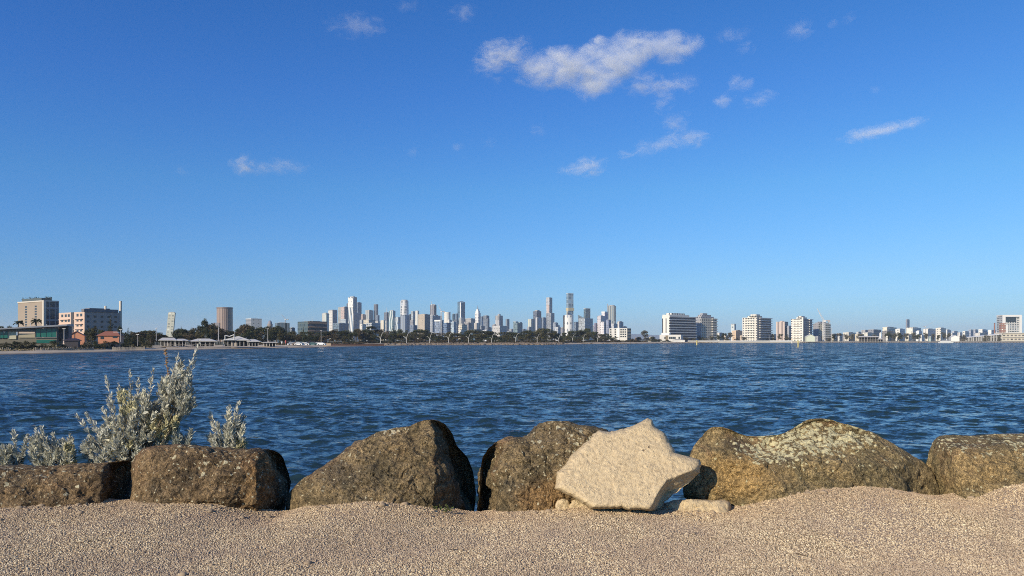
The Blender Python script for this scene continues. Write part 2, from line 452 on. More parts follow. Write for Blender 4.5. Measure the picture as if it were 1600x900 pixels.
def smoothmin(L, k):
    L = np.stack(L, 0); return -np.log(np.exp(-L/k).sum(0))*k
def plane_of(P):
    M = np.array([[a,b,1.0] for a,b,_ in P]); return np.linalg.solve(M, np.array([c for _,_,c in P]))
def boulder(name, outline, planes, D, mat, label, cat='boulder', group=None, center=None, back=0.45, en=3.0, em=2.0,
            lean=0.0, side=0.0, side0=None, soft=0.03, rough=1.0, paint=None, seed=1, nt_=300, nr_=110, bumps=(), jag=0.0):
    """closed stone: traced outline at distance D, front built of facets (planes in photo
    coordinates, metres towards the viewer), rounded back, fractal relief"""
    O = np.array(outline, float)
    # resample the outline evenly and round its corners slightly
    seg = np.vstack([O, O[:1]]); L = np.r_[0, np.cumsum(np.hypot(*np.diff(seg,axis=0).T))]
    t = np.linspace(0, L[-1], nt_, endpoint=False)
    P = np.stack([np.interp(t, L, seg[:,0]), np.interp(t, L, seg[:,1])], -1)
    for _ in range(0 if en > 8 else 4): P = (np.roll(P,1,0)+2*P+np.roll(P,-1,0))/4
    C = np.array(center if center else O.mean(0))
    if jag:
        ang = np.arange(nt_)/nt_
        q = np.stack([P[:,0]*0.06, P[:,1]*0.06, ang*0], -1)
        P = P + (P-C)/np.linalg.norm(P-C,axis=1)[:,None]*jag*fbm(q,4,seed+40)[:,None]
    r = np.linspace(0, 1, nr_)**0.75
    G = C[None,None] + r[:,None,None]*(P-C)[None]
    px, py = G[...,0], G[...,1]
    wq = np.stack([px*.035, py*.035, px*0+seed],-1); wx = 5.0*fbm(wq,3,seed+60)*rough; wy = 5.0*fbm(wq,3,seed+61)*rough
    def ev(pl):
        if pl[0] == 'max': return np.maximum.reduce([ev(q) for q in pl[1]])
        a, b, c = plane_of(pl); return a*(px+wx)+b*(py+wy)+c
    fr = smoothmin([ev(p) for p in planes], soft)
    for (bx,by,rad,amt) in bumps:
        fr = fr + amt*np.exp(-((px-bx)**2+(py-by)**2)/(2*rad*rad))
    e = (1-r**en)**(1/em)
    s0 = C[0] if side0 is None else side0
    Dl = D + lean*(py-C[1])/100.0 + side*np.clip(px-s0,0,None)/100.0           # slope of the rim
    Yf = Dl - e[:,None]*fr
    rb = np.linspace(1, 0, 40)
    Gb = C[None,None] + rb[:,None,None]*(P-C)[None]
    Db = D + lean*(Gb[...,1]-C[1])/100.0 + side*np.clip(Gb[...,0]-s0,0,None)/100.0
    Yb = Db + back*((1-rb**2.6)**0.5)[:,None]
    pxa = np.concatenate([px, Gb[1:,...,0]],0); pya = np.concatenate([py, Gb[1:,...,1]],0)
    Y = np.concatenate([Yf, Yb[1:]],0)
    V = np.stack([(pxa-800)/F*Y, Y, EYE+(HOR-pya)/F*Y], -1)
    n0 = V.shape[0]; Q = grid_faces(n0, nt_, True)
    def normals(V):
        du = np.roll(V,-1,1)-np.roll(V,1,1); dr = np.gradient(V, axis=0)
        nn = np.cross(dr, du); l = np.linalg.norm(nn,axis=-1,keepdims=True); nn = nn/np.maximum(l,1e-9)
        return nn
    nn = normals(V)
    cen = V.reshape(-1,3).mean(0)
    if ((V-cen)*nn).sum(-1).mean() < 0: nn = -nn
    k = V - cen
    d = 0.034*fbm(k*2.4,3,seed) + 0.030*np.abs(fbm(k*5.0,3,seed+5)) + 0.014*fbm(k*13,3,seed+9) + 0.0055*fbm(k*42,3,seed+12)
    crk = np.abs(vnoise(k*np.array([3.1,3.1,4.2])+fbm(k*4,2,seed+3)[...,None]*.5, seed+31)); d = d - 0.022*np.clip(1-crk/0.05,0,1)*np.clip(vnoise(k*1.7,seed+33)*2+.3,0,1)
    # scattered vesicle pits
    pv = vnoise(k*34, seed+20); d = d - 0.010*np.clip((pv-0.40)/0.25,0,1)
    ring = np.concatenate([np.clip((1-r)*8,0.25,1), np.full(39,0.8)])[:,None]
    ring[0:2] = ring[2]
    V2 = V + nn*(d*rough*ring)[...,None]
    V2[0] = V2[0].mean(0); V2[-1] = V2[-1].mean(0)
    base = Vector((cen[0], cen[1], V2[...,2].min()))
    Vf = V2.reshape(-1,3) - np.array(base)
    o = np_mesh(name, Vf, Q, mat)
    o.location = base
    # paint weights: lichen, ochre, dark crust
    up = nn[...,2]
    W = np.zeros(pxa.shape+(4,), np.float32); W[...,3]=1
    if paint: W[...,:3] = paint(pxa, pya, up)
    front = np.ones_like(pxa); 
    ca = o.data.color_attributes.new('paint','FLOAT_COLOR','POINT')
    ca.data.foreach_set('color', np.clip(W,0,1).reshape(-1).astype(np.float32))
    tag(o, label, cat, group)
    return o
def blob(px, py, x, y, rx, ry=None):
    ry = ry or rx
    return np.exp(-(((px-x)/rx)**2+((py-y)/ry)**2))
def P3(l, o, d): return np.stack([l+0*d if np.isscalar(l) else l, o+0*d if np.isscalar(o) else o, d], -1)

BROWN = rock_mat('basalt_brown', (0.13,0.092,0.052), (0.27,0.19,0.105), pits=1.0)
OLIVE = rock_mat('basalt_olive', (0.15,0.118,0.066), (0.30,0.225,0.125), pits=1.3)
TAN   = rock_mat('basalt_tan', (0.21,0.17,0.09), (0.37,0.28,0.145), ochre=(0.42,0.28,0.115), lichen=(0.72,0.65,0.38), pits=0.5, lich_scale=26.0)

GRP = 'boulders in a row along the gravel path'
boulder('boulder', [(-110,745),(-60,735),(0,731),(30,729),(100,726),(160,723),(190,721),(204,719),(209,728),(206,755),(196,775),(188,800),(180,840),(-110,850)],
  [[(0,790,.50),(150,790,.50),(50,726,.30)], [(160,730,.36),(160,790,.50),(184,760,-.10)], [(0,727,.12),(100,725,.12),(50,740,.40)]],
  7.25, BROWN, 'low long brown boulder at the left edge, silvery leafy bushes growing behind it', group=GRP, center=(60,785), soft=0.02, seed=11, back=.5,
  paint=lambda x,y,u: P3(0.10+0.25*blob(x,y,15,742,40,18)+.12*np.clip(u,0,1), 0.15+.3*blob(x,y,140,760,30,25), 0.35*blob(x,y,30,740,60,18)))
boulder('boulder', [(206,724),(213,712),(224,702),(240,697),(280,695),(320,697),(370,700),(405,702),(430,704),(441,712),(450,735),(455,757),(450,780),(442,800),(430,815),(400,812),(360,830),(300,850),(190,850),(188,800),(194,780),(201,760),(205,742)],
  [[(230,790,.50),(400,790,.50),(300,700,.30)], [(406,703,.29),(441,765,.45),(446,720,-.8)], [(205,740,.24),(196,780,.30),(235,760,.47)], [(300,697,.16),(400,702,.16),(350,712,.40)], [(380,800,.40),(430,800,.40),(400,760,.60)]],
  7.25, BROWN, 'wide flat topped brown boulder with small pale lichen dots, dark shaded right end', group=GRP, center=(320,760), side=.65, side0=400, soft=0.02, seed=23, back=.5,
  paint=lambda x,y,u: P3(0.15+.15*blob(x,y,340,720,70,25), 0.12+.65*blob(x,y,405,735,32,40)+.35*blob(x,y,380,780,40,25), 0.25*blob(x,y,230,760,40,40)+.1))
boulder('boulder', [(446,800),(447,785),(455,765),(475,747),(500,732),(530,712),(560,691),(590,675),(620,668),(638,668),(650,661),(665,655),(680,655),(695,662),(706,675),(714,696),(730,714),(739,738),(744,770),(739,805),(731,830),(690,850),(590,850),(446,840)],
  [[(500,790,.48),(680,790,.52),(600,680,.22)], [(678,690,.30),(722,800,.50),(735,740,-.95)], [(470,760,.30),(455,790,.34),(560,720,.42)], [(600,668,.04),(640,668,.04),(620,700,.32)]],
  7.25, OLIVE, 'large sloping olive brown boulder with a humped peak and black shaded right face', group=GRP, center=(610,765), side=.85, side0=680, soft=0.02, seed=35, back=.55,
  bumps=((672,676,17,.10),(648,684,9,-.06),(664,700,7,-.05)),
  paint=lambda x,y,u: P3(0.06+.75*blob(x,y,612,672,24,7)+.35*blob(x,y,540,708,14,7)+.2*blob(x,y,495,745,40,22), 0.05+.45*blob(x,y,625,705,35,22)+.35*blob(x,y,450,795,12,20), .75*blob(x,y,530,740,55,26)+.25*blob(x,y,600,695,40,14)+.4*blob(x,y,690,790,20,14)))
boulder('boulder', [(753,716),(762,701),(775,690),(795,680),(810,682),(822,681),(832,671),(845,661),(860,657),(890,659),(905,665),(930,668),(950,672),(965,700),(950,760),(910,800),(880,850),(745,850),(746,800),(749,765),(751,738)],
  [[(800,790,.52),(880,790,.52),(860,670,.24)], [(787,720,.40),(790,790,.50),(760,750,-.5)], [(790,690,.20),(830,672,.14),(810,720,.44)]],
  7.25, OLIVE, 'upright dark brown boulder with an orange brown foot, pale slab leaning on its right side', group=GRP, center=(850,750), soft=0.018, seed=47, back=.5,
  bumps=((800,702,16,.05),(828,700,8,-.06),(842,735,10,-.03)),
  paint=lambda x,y,u: P3(0.14+.2*blob(x,y,900,690,40,25), 0.10+.95*blob(x,y,850,785,50,28)+.45*blob(x,y,860,750,30,20), .25+.25*blob(x,y,860,680,50,20)))
boulder('boulder', [(1081,703),(1090,689),(1103,674),(1113,668),(1130,668),(1150,675),(1165,681),(1180,682),(1200,681),(1230,677),(1245,667),(1260,658),(1276,654),(1300,657),(1330,666),(1365,678),(1387,690),(1410,703),(1430,714),(1448,724),(1460,742),(1467,765),(1467,795),(1450,850),(1180,860),(1150,840),(1115,805),(1085,790),(1066,775),(1068,750),(1076,722)],
  [[(1130,780,.56),(1430,780,.54),(1250,735,.46)], [(1122,674,.24),(1230,735,.50),(1100,770,.30)], [(1170,684,.02),(1370,682,.02),(1235,733,.50)], [(1440,730,.18),(1455,780,.18),(1400,745,.46)]],
  7.25, TAN, 'largest boulder, tan with a saddle shaped top crusted in pale lichen', group=GRP, center=(1255,745), soft=0.022, seed=59, back=.6, nt_=380, rough=.9,
  bumps=((1230,745,16,-.05),(1275,668,24,.05),(1200,692,20,-.03)),
  paint=lambda x,y,u: P3(np.clip(1.25*blob(x,y,1275,686,70,28)+1.0*blob(x,y,1200,700,42,22)+.35*blob(x,y,1340,690,45,16)+.30*blob(x,y,1410,712,30,14)+.05,0,.97),
       .12+1.0*blob(x,y,1150,742,55,42)+.35*blob(x,y,1300,745,110,26), .75*blob(x,y,1150,692,38,16)+.5*blob(x,y,1215,735,34,28)+.45*blob(x,y,1240,712,80,14)))
boulder('boulder', [(1449,722),(1452,705),(1458,690),(1467,681),(1490,679),(1530,681),(1548,677),(1600,677),(1660,682),(1715,700),(1730,780),(1715,850),(1490,850),(1460,815),(1458,780),(1455,757),(1450,746),(1447,731)],
  [[(1490,780,.66),(1680,780,.66),(1550,700,.48)], [(1480,690,.36),(1458,720,.16),(1500,740,.56)], [(1500,680,.08),(1600,678,.08),(1550,700,.50)], [(1468,750,.22),(1472,800,.26),(1500,770,.62)]],
  7.42, TAN, 'rounded tan boulder at the right edge with scattered white lichen spots along its top', group=GRP, center=(1585,760), soft=0.03, seed=71, back=.5, rough=.8,
  paint=lambda x,y,u: P3(.10+.45*1.0*np.exp(-((y-690)/13.0)**2), .25+.35*blob(x,y,1560,730,80,35), .6*np.exp(-((y-692)/15.0)**2)))

def slab_mat():
    m, nt_, p = new_mat('pale_limestone'); n = N(nt_)
    co = n.a('ShaderNodeTexCoord').outputs['Object']
    n1 = n.noise(co, 4, 5, 0.6); n2 = n.noise(co, 30, 5, 0.7); n3 = n.noise(co, 120, 3, 0.7)
    b = n.mix(n1, (0.68,0.525,0.31,1), (0.82,0.655,0.405,1))
    b = n.mix(1.0, b, n.mix(n.ramp(n2,.3,.6), (0.78,0.76,0.74,1), (1.1,1.1,1.08,1)), 'MULTIPLY')
    b = n.mix(n.m('MULTIPLY', n.ramp(n3,.62,.72), .55), b, (0.30,0.21,0.12,1))
    hv = n.vor(co, 13.0); hole = n.m('MULTIPLY', n.ramp(hv,.16,.10), n.ramp(n.noise(co,5,2),.52,.6))
    b = n.mix(n.m('MULTIPLY', hole, .75), b, (0.16,0.11,0.07,1))
    st = n.ramp(n.noise(co, 2.2, 5, .7, .6), .52, .70); b = n.mix(n.m('MULTIPLY', st, .35), b, (0.40,0.29,0.18,1))
    n.link(b, p.inputs['Base Color']); p.inputs['Roughness'].default_value=.95
    p.inputs['Specular IOR Level'].default_value = 0.2
    vp = n.vor(co, 42); pit = n.m('MULTIPLY', n.ramp(vp,.05,.25), n.ramp(n.noise(co,11,2),.45,.6))
    h = n.m('ADD', n.m('ADD', n2, n.m('MULTIPLY',n3,.6)), n.m('SUBTRACT', n.m('MULTIPLY',pit,.35), n.m('MULTIPLY',hole,.8)))
    n.link(n.a('ShaderNodeBump', ins={'Strength':1.0,'Distance':.015,'Height':h}).outputs[0], p.inputs['Normal'])
    return m
SLAB = slab_mat()
boulder('rock_slab', [(867,750),(868,738),(880,728),(892,712),(910,695),(925,681),(938,673),(962,673),(985,667),(1000,661),(1012,653),(1019,656),(1024,665),(1040,676),(1047,690),(1055,707),(1063,711),(1092,719),(1097,727),(1094,739),(1084,746),(1070,759),(1058,770),(1047,779),(1036,792),(1017,798),(1000,798),(985,797),(955,797),(925,795),(905,783),(880,769),(868,763)],
  [[(870,760,.20),(1010,780,.22),(1010,670,.16)], ['max', [[(1094,730,.19),(1041,750,.20),(1062,768,-.10)], [(1041,750,.20),(1018,791,.20),(1036,790,-.22)]]]],
  6.83, SLAB, 'pale sandy coloured angular slab propped between the darker boulders', 'rock', center=(975,735), back=.05, en=22, em=2.0, lean=-.42, soft=.006, rough=.20, seed=83, nt_=460, jag=2.4)
def small_rock(outl, D, label, seed, d=.12, mat=None, rough=.5):
    cx = sum(p[0] for p in outl)/len(outl); x0=min(p[0] for p in outl); x1=max(p[0] for p in outl); y0=min(p[1] for p in outl)
    boulder('rock', outl, [[(x0,y0+20,d),(x1,y0+20,d),(cx,y0,d*.7)]], D, mat or SLAB, label, 'rock', center=None, back=.12, en=6, soft=.02, rough=rough, seed=seed, nt_=120, nr_=30, jag=.8)
small_rock([(1037,796),(1041,788),(1050,784),(1062,783),(1095,783),(1130,783),(1139,786),(1142,795),(1143,815),(1035,815)], 6.86, 'small flat topped pale rock half sunk in the gravel right of the slab', 91)
small_rock([(868,790),(871,782),(880,779),(889,782),(892,792),(890,806),(868,806)], 6.80, 'small pale lump of stone under the left corner of the slab', 93, .06)
small_rock([(890,790),(895,783),(905,782),(916,787),(918,797),(912,806),(890,806)], 6.80, 'small brownish stone beside the lump under the slab', 95, .06)

# weathered stones and rubble against the foot of the boulders
def rubble():
    import bmesh
    rg=np.random.default_rng(77); V=[];Q=[]
    bm=bmesh.new(); bmesh.ops.create_icosphere(bm,subdivisions=2,radius=1); bv=np.array([v.co[:] for v in bm.verts]); bq=np.array([[v.index for v in f.verts] for f in bm.faces]); bm.free()
    for k in range(520):
        x=rg.uniform(-5.2,5.4); y=6.80-abs(rg.normal())*.16 if rg.random()<.75 else rg.uniform(5.0,6.7)
        s=rg.uniform(.006,.014)*(1+1.3*(rg.random()**6)); z=float(gravel_h(np.array([x]),np.array([y]))[0])+s*.25
        v=bv*(1+.30*vnoise(bv*1.2+k*3.1,k)[:,None])*np.array([s*1.2,s,s*.7]); a=rg.uniform(0,6.28); c,sn=math.cos(a),math.sin(a)
        v=np.stack([v[:,0]*c-v[:,1]*sn, v[:,0]*sn+v[:,1]*c, v[:,2]],-1)+np.array([x,y,z]); Q.append(bq+len(V)*len(bv)); V.append(v)
    tag(np_mesh('rubble',np.concatenate(V),np.concatenate(Q),flat('rubble_stone',(.36,.27,.17),.9,.55,9),True),kind='stuff')
rubble()
# ------------------------------------------------------------------ silver leaved shrubs behind the boulders
def leaf_mat():
    m, nt_, p = new_mat('silver_leaf'); n = N(nt_)
    a = n.a('ShaderNodeAttribute', attribute_name='tone')
    n.link(a.outputs['Color'], p.inputs['Base Color'])
    p.inputs['Roughness'].default_value = 0.6
    p.inputs['Specular IOR Level'].default_value = 0.3
    tr = n.a('ShaderNodeBsdfTranslucent'); n.link(a.outputs['Color'], tr.inputs[0])
    mx = n.a('ShaderNodeMixShader', ins={0:0.18, 1:p.outputs[0], 2:tr.outputs[0]})
    n.link(mx.outputs[0], nt_.nodes['Material Output'].inputs[0])
    return m
LEAF = leaf_mat(); STEM = flat('woody_stem', (0.23,0.19,0.13), .8, .3, 30)
FLOWER = flat('spent_flower_head', (0.36,0.22,0.10), .9, .35, 60)
class Leaves:
    def __init__(s, rg): s.v=[]; s.f=[]; s.c=[]; s.r=rg
    def leaf(s, p, d, L, W, tone):
        d = d/np.linalg.norm(d); r = s.r.normal(size=3); sd = np.cross(d, r); sd /= np.linalg.norm(sd)+1e-9
        up = np.cross(sd, d); b=len(s.v)
        bend = up*L*s.r.uniform(-.12,.22)
        s.v += [p, p+d*L*.38+sd*W+up*W*.35, p+d*L+bend, p+d*L*.38-sd*W+up*W*.35, p+d*L*.42+bend*.3]
        s.f += [(b,b+1,b+4),(b+1,b+2,b+4),(b,b+4,b+3),(b+4,b+2,b+3)]
        s.c += [tone]*5
    def shoot(s, a, b, n, L, W, tone, spread=1.0):
        ax = b-a; ln = np.linalg.norm(ax); ax = ax/ln
        for k in range(n):
            t = s.r.random()**0.8
            q = s.r.normal(size=3); q -= ax*q.dot(ax); q /= np.linalg.norm(q)
            open_ = spread*(1.05-0.65*t)
            d = ax*(1.0) + q*open_*s.r.uniform(.6,1.3)
            tn = np.array(tone)*s.r.uniform(.72,1.18)
            sz = (1-.35*t)*s.r.uniform(.7,1.15)
            s.leaf(a+ax*ln*t+q*0.003, d, L*sz, W*sz*s.r.uniform(.8,1.2), (min(1,tn[0]),min(1,tn[1]),min(1,tn[2]),1))
    def build(s, name, parent, base):
        V = np.array(s.v)-np.array(base); me = bpy.data.meshes.new(name)
        me.from_pydata(V.tolist(), [], s.f); me.materials.append(LEAF)
        ca = me.color_attributes.new('tone','FLOAT_COLOR','POINT'); ca.data.foreach_set('color', np.array(s.c,np.float32).ravel())
        o = bpy.data.objects.new(name, me); COL.objects.link(o); o.parent = parent; return o
def w3(px, py, y): return np.array([(px-800)/F*y, y, EYE+(HOR-py)/F*y])
SILVER=(0.66,0.65,0.53); YEL=(0.74,0.68,0.40); DIM=(0.50,0.52,0.44)
def shrub(label, root, y0, tips, fill, seed, nleaf=38, L=.068, flowers=(), group=None, dy=.22):
    rg = np.random.default_rng(seed)
    base = w3(root[0], root[1], y0)
    e = empty('shrub', tuple(base), 0, label, 'shrub', group)
    st = MB(); lv = Leaves(rg)
    def path(tip, ytip, r=.006, bow=.12):
        b = w3(tip[0], tip[1], ytip); a = base.copy()
        mid = a*(.5)+b*.5; mid[0] += (b[0]-a[0])*bow; mid[2] -= abs(b[0]-a[0])*bow*.8
        P=[(1-t)**2*a+2*t*(1-t)*mid+t*t*b for t in np.linspace(0,1,9)]
        for i in range(8): st.bar(P[i]-base, P[i+1]-base, r*(1-i/10), r*(1-(i+1)/10), 5)
        return P
    for (x,y,tone,leafy) in tips:
        yt = y0+rg.uniform(-dy,dy); P = path((x,y), yt, .007)
        # leaves clothe the outer part of the branch
        n = max(2, int(leafy*8))
        for i in range(8-n, 8):
            lv.shoot(P[i], P[i+1]+ (P[i+1]-P[i])*.35, int(nleaf*.45), L, L*.17, tone)
        lv.shoot(P[8], P[8]+(P[8]-P[7])*.6, int(nleaf*.35), L*.6, L*.13, tone, .6)
    for (x,y,rx,ry,n,tone) in fill:
        for k in range(n):
            a = rg.uniform(0,6.283); r = rg.random()**.5
            X_, Y_ = x+rx*r*math.cos(a), y+ry*r*math.sin(a)
            yt = y0+rg.uniform(-dy,dy)
            tip = w3(X_, Y_, yt)
            d = tip-base; d = d/np.linalg.norm(d)*.6 + np.array([rg.normal()*.35, rg.normal()*.3, .65+rg.random()*.3]); d/=np.linalg.norm(d)
            ln = rg.uniform(.07,.15)
            tn = tuple(np.array(tone)*(1-.35*rg.random()) + np.array(YEL)*.18*rg.random())
            lv.shoot(tip-d*ln, tip, nleaf, L, L*.17, tn)
            if k%3==0: path((X_,Y_), yt, .004)
    st.build('stem', STEM, e)
    for (x,y,x2,y2) in flowers:
        fb = MB(); a = w3(x,y,y0); b = w3(x2,y2,y0)
        fb.bar(a-base, b-base, .004, .002, 5)
        for k in range(90):
            t = rg.random(); q = rg.normal(size=3); q/=np.linalg.norm(q)
            p = a+(b-a)*t+q*.010*(1.2-.6*t); fb.bar(p-base, p+q*.017-base+np.array([0,0,.008]), .0065, .003, 4)
        fb.build('flower_spike', FLOWER, e)
    lv.build('foliage', e, base)
    return e
S_, Y_, D_ = SILVER, YEL, DIM
SG = 'silver leaved shrubs behind the boulders'
shrub('tall spreading silver leaved shrub with one brown flower spike, between the two left boulders', (208,742), 7.95,
  [(306,548,S_,.35),(300,575,D_,.4),(296,600,D_,.4),(204,590,S_,.45),(216,600,S_,.3),(238,588,S_,.4),(168,598,S_,.45),(170,629,S_,.4),(163,645,S_,.35),
   (124,655,S_,.35),(138,652,S_,.4),(150,665,S_,.5),(186,610,S_,.4),(283,585,S_,.5),(262,600,S_,.4),(295,625,D_,.5),(278,655,Y_,.5),(262,668,Y_,.5),(227,720,S_,.6),(275,566,S_,.3)],
  [(283,600,16,34,54,S_),(290,625,13,22,26,D_),(268,632,28,30,60,S_),(235,655,28,30,46,S_),(255,658,26,16,26,Y_),(205,665,30,26,36,S_),(190,690,26,20,16,Y_),(160,700,34,30,70,S_),(205,700,26,30,60,S_),(182,668,22,18,22,S_),(262,606,14,18,18,S_),(225,628,16,20,18,S_),(198,625,16,16,14,Y_)],
  101, flowers=[(266,622,258,546)])
shrub('low silver leaved shrub at the left edge behind the long low boulder', (20,745), 7.95,
  [(22,678,S_,.5),(6,700,S_,.5),(42,684,S_,.5),(-10,700,S_,.5)], [(20,712,22,16,26,S_),(-12,715,20,18,20,S_)], 103, group=SG, dy=.15)
shrub('bushy silver leaved shrub above the low boulder, left of the tallest shrub', (85,742), 7.95,
  [(66,672,S_,.5),(58,675,S_,.5),(84,682,S_,.5),(108,684,S_,.5),(112,690,S_,.5)], [(62,700,18,24,34,S_),(88,706,24,20,44,S_),(108,712,12,20,20,Y_)], 105, group=SG, dy=.15)
shrub('silver leaved shrub standing alone above the flat topped boulder', (352,716), 7.9,
  [(372,634,S_,.6),(358,640,S_,.5),(330,650,S_,.4),(380,655,D_,.5),(340,665,S_,.5)], [(366,662,15,22,34,S_),(345,686,22,13,32,S_),(376,690,10,12,14,Y_)], 107, group=SG, dy=.12)
shrub('thin sprig of dull green leaves just left of centre behind the flat topped boulder', (276,712), 7.9,
  [(277,668,D_,.7),(272,680,D_,.7)], [(276,684,7,9,7,D_)], 109, nleaf=36, group=SG, dy=.05)
shrub('second thin sprig of dull green leaves, nearer the shrub standing alone', (294,712), 7.9,
  [(298,674,D_,.6),(291,684,D_,.6)], [(295,690,6,6,4,D_)], 111, nleaf=36, group=SG, dy=.05)
shrub('small dark sprig of leaves touching the foot of the tallest shrub', (256,712), 7.9,
  [(257,680,D_,.6),(248,686,D_,.6)], [(253,688,8,7,5,D_)], 113, nleaf=34, group=SG, dy=.05)
# a tuft of green weed at the foot of the humped boulder

def weed():
    rg=np.random.default_rng(5); b0=w3(690,800,6.79); e=empty('weed',tuple(b0),0,'tiny green weed at the foot of the humped boulder','weed'); lv=Leaves(rg)
    for k in range(9):
        a=b0+np.array([rg.uniform(-.09,.09),rg.uniform(-.02,.02),rg.uniform(-.01,.01)]); lv.shoot(a,a+np.array([rg.normal()*.02,-.02,rg.uniform(.03,.07)]),12,.030,.007,(.16,.19,.06),1.2)
    lv.build('foliage',e,b0)
weed()
def twig(px,py,L,ang,label):
    y=EYE*0+1.6*F/(py-HOR); y=min(y,6.7); x=(px-800)/F*y; z=float(gravel_h(np.array([x]),np.array([y]))[0])+.010
    e=empty('twig',(x,y,z),ang,label,'twig'); q=MB(); rg=random.Random(px); P=[Vector((0,0,0))]
    for i in range(4): P.append(P[-1]+Vector((L/4,rg.uniform(-.01,.01),rg.uniform(-.002,.006))))
    for a,b in zip(P[:-1],P[1:]): q.bar(a,b,.0035,.0025,5)
    q.build('stem',flat('dry_twig',(.10,.07,.045),.9,.3,40),e)
    q=MB(); q.bar(P[2],P[2]+Vector((L*.18,L*.15,.012)),.0025,.0015,5); q.build('side_shoot',flat('dry_twig',(.10,.07,.045)),e)
twig(92,786,.10,.5,'dry twig lying against the long low boulder at the left')
twig(118,851,.16,.35,'longest dry twig on the gravel, lower left')
twig(700,860,.08,-.4,'short dark twig on the gravel below the humped boulder')
twig(1262,868,.09,2.6,'short dark twig on the gravel at the lower right')
# ------------------------------------------------------------------ the far shore
SH = [(-260,563),(-100,557.5),(0,554.5),(100,552),(200,549.3),(250,547.6),(300,546.4),(380,545),(470,543.6),(570,541),(650,539.6),(740,539.4),(850,539),(900,538),(940,537.5),(1010,536.8),(1100,536),(1200,535.5),(1300,535.3),(1500,535.5),(1600,535.5),(1760,535.5),(1950,536)]
def shoreD(px): return float(np.interp(px, [s[0] for s in SH], [EYE*F/(s[1]-HOR) for s in SH]))
LAND = 1.5
def land_mats():
    m, nt_, p = new_mat('beach_sand'); n=N(nt_); g=n.a('ShaderNodeNewGeometry').outputs['Position']
    z = n.a('ShaderNodeSeparateXYZ', ins={0:g}).outputs[2]
    dry = n.mix(n.noise(g,.15,4,.6), (0.42,0.34,0.23,1), (0.54,0.45,0.32,1))
    n.link(n.mix(n.ramp(z,.12,.30), (0.20,0.155,0.105,1), dry), p.inputs['Base Color']); p.inputs['Roughness'].default_value=.9
    m2, nt_, p = new_mat('scrubby_grass'); n=N(nt_); g=n.a('ShaderNodeNewGeometry').outputs['Position']
    n.link(n.mix(n.ramp(n.noise(g,.12,5,.65),.35,.65), (0.055,0.065,0.028,1), (0.15,0.13,0.07,1)), p.inputs['Base Color']); p.inputs['Roughness'].default_value=.95
    return m, m2
SAND, GRASS = land_mats()
def build_land():
    pxs = np.concatenate([np.linspace(-260,1950,330)]); D = np.array([shoreD(p) for p in pxs])
    D = D + 1.5*np.sin(pxs*.07)+1.0*np.sin(pxs*.19)
    def strip(name, offs, zs, mat, kind='structure'):
        rows=[]
        for o,z in zip(offs,zs):
            d = D+o if not callable(o) else np.array([o(a,b) for a,b in zip(pxs,D)])
            zz = z if not callable(z) else z(pxs, d)
            rows.append(np.stack([(pxs-800)/F*d, d, np.broadcast_to(zz,d.shape)],-1))
        V = np.stack(rows); nr,nc = V.shape[:2]
        o = np_mesh(name, V.reshape(-1,3), grid_faces(nr,nc), mat); return tag(o, kind=kind)
    wob = lambda a: (lambda px,d: a + .12*np.sin(px*.11)+.08*np.sin(px*.31))
    strip('beach', [-4,0,3,8,16,26,38,50], [-.5,.02,.16,.4,.62,wob(.85),wob(1.15),wob(1.35)], SAND)
    V=[0,46,60,100]; 
    strip('land', [44,54,80,200,lambda a,b:b+1200,lambda a,b:7000,lambda a,b:10300], [wob(1.1),wob(1.45),1.5,1.5,1.5,2.0,2.5], GRASS)
    # low hazy hills behind everything
    m,nt_,p = new_mat('hill_slope'); n=N(nt_); g=n.a('ShaderNodeNewGeometry').outputs['Position']
    n.link(n.mix(n.noise(g,.002,4,.6),(0.05,0.06,0.04,1),(0.14,0.12,0.09,1)), p.inputs['Base Color'])
    xs=np.linspace(-9000,9000,240)
    H = 28+34*np.clip(fbm(np.stack([xs*.0006,xs*0,xs*0],-1),4,5)+.4,0,2) + 26*np.exp(-((xs-4600)/1500)**2)
    V=np.stack([np.stack([xs,xs*0+8800,xs*0+1.9],-1),np.stack([xs,xs*0+9400,H*.7],-1),np.stack([xs,xs*0+9900,H],-1),np.stack([xs,xs*0+10200,xs*0+1.8],-1)])
    tag(np_mesh('hills', V.reshape(-1,3), grid_faces(4,240), m), kind='structure')
build_land()

# ------------------------------------------------------------------ vegetation of the far shore
def foliage_mat(name, a, b):
    m, nt_, p = new_mat(name); n=N(nt_)
    co = n.a('ShaderNodeTexCoord').outputs['Object']; oi=n.a('ShaderNodeObjectInfo').outputs['Random']
    f = n.ramp(n.noise(co,.55,3,.6),.35,.65)
    c = n.mix(f, c4(a), c4(b))
    c = n.mix(1.0, c, n.mix(oi,(.72,.72,.72,1),(1.25,1.2,1.15,1)), 'MULTIPLY')
    n.link(c, p.inputs['Base Color']); p.inputs['Roughness'].default_value=.85; p.inputs['Specular IOR Level'].default_value=.2
    return m
FOL = [foliage_mat('dark_green_foliage',(.030,.040,.018),(.060,.070,.030)), foliage_mat('olive_foliage',(.055,.058,.026),(.105,.095,.045)),
       foliage_mat('brown_green_foliage',(.060,.050,.028),(.12,.092,.052)), foliage_mat('grey_green_foliage',(.085,.088,.065),(.15,.145,.11))]
BARK = flat('bark',(.11,.085,.06),.9,.3,2.0)
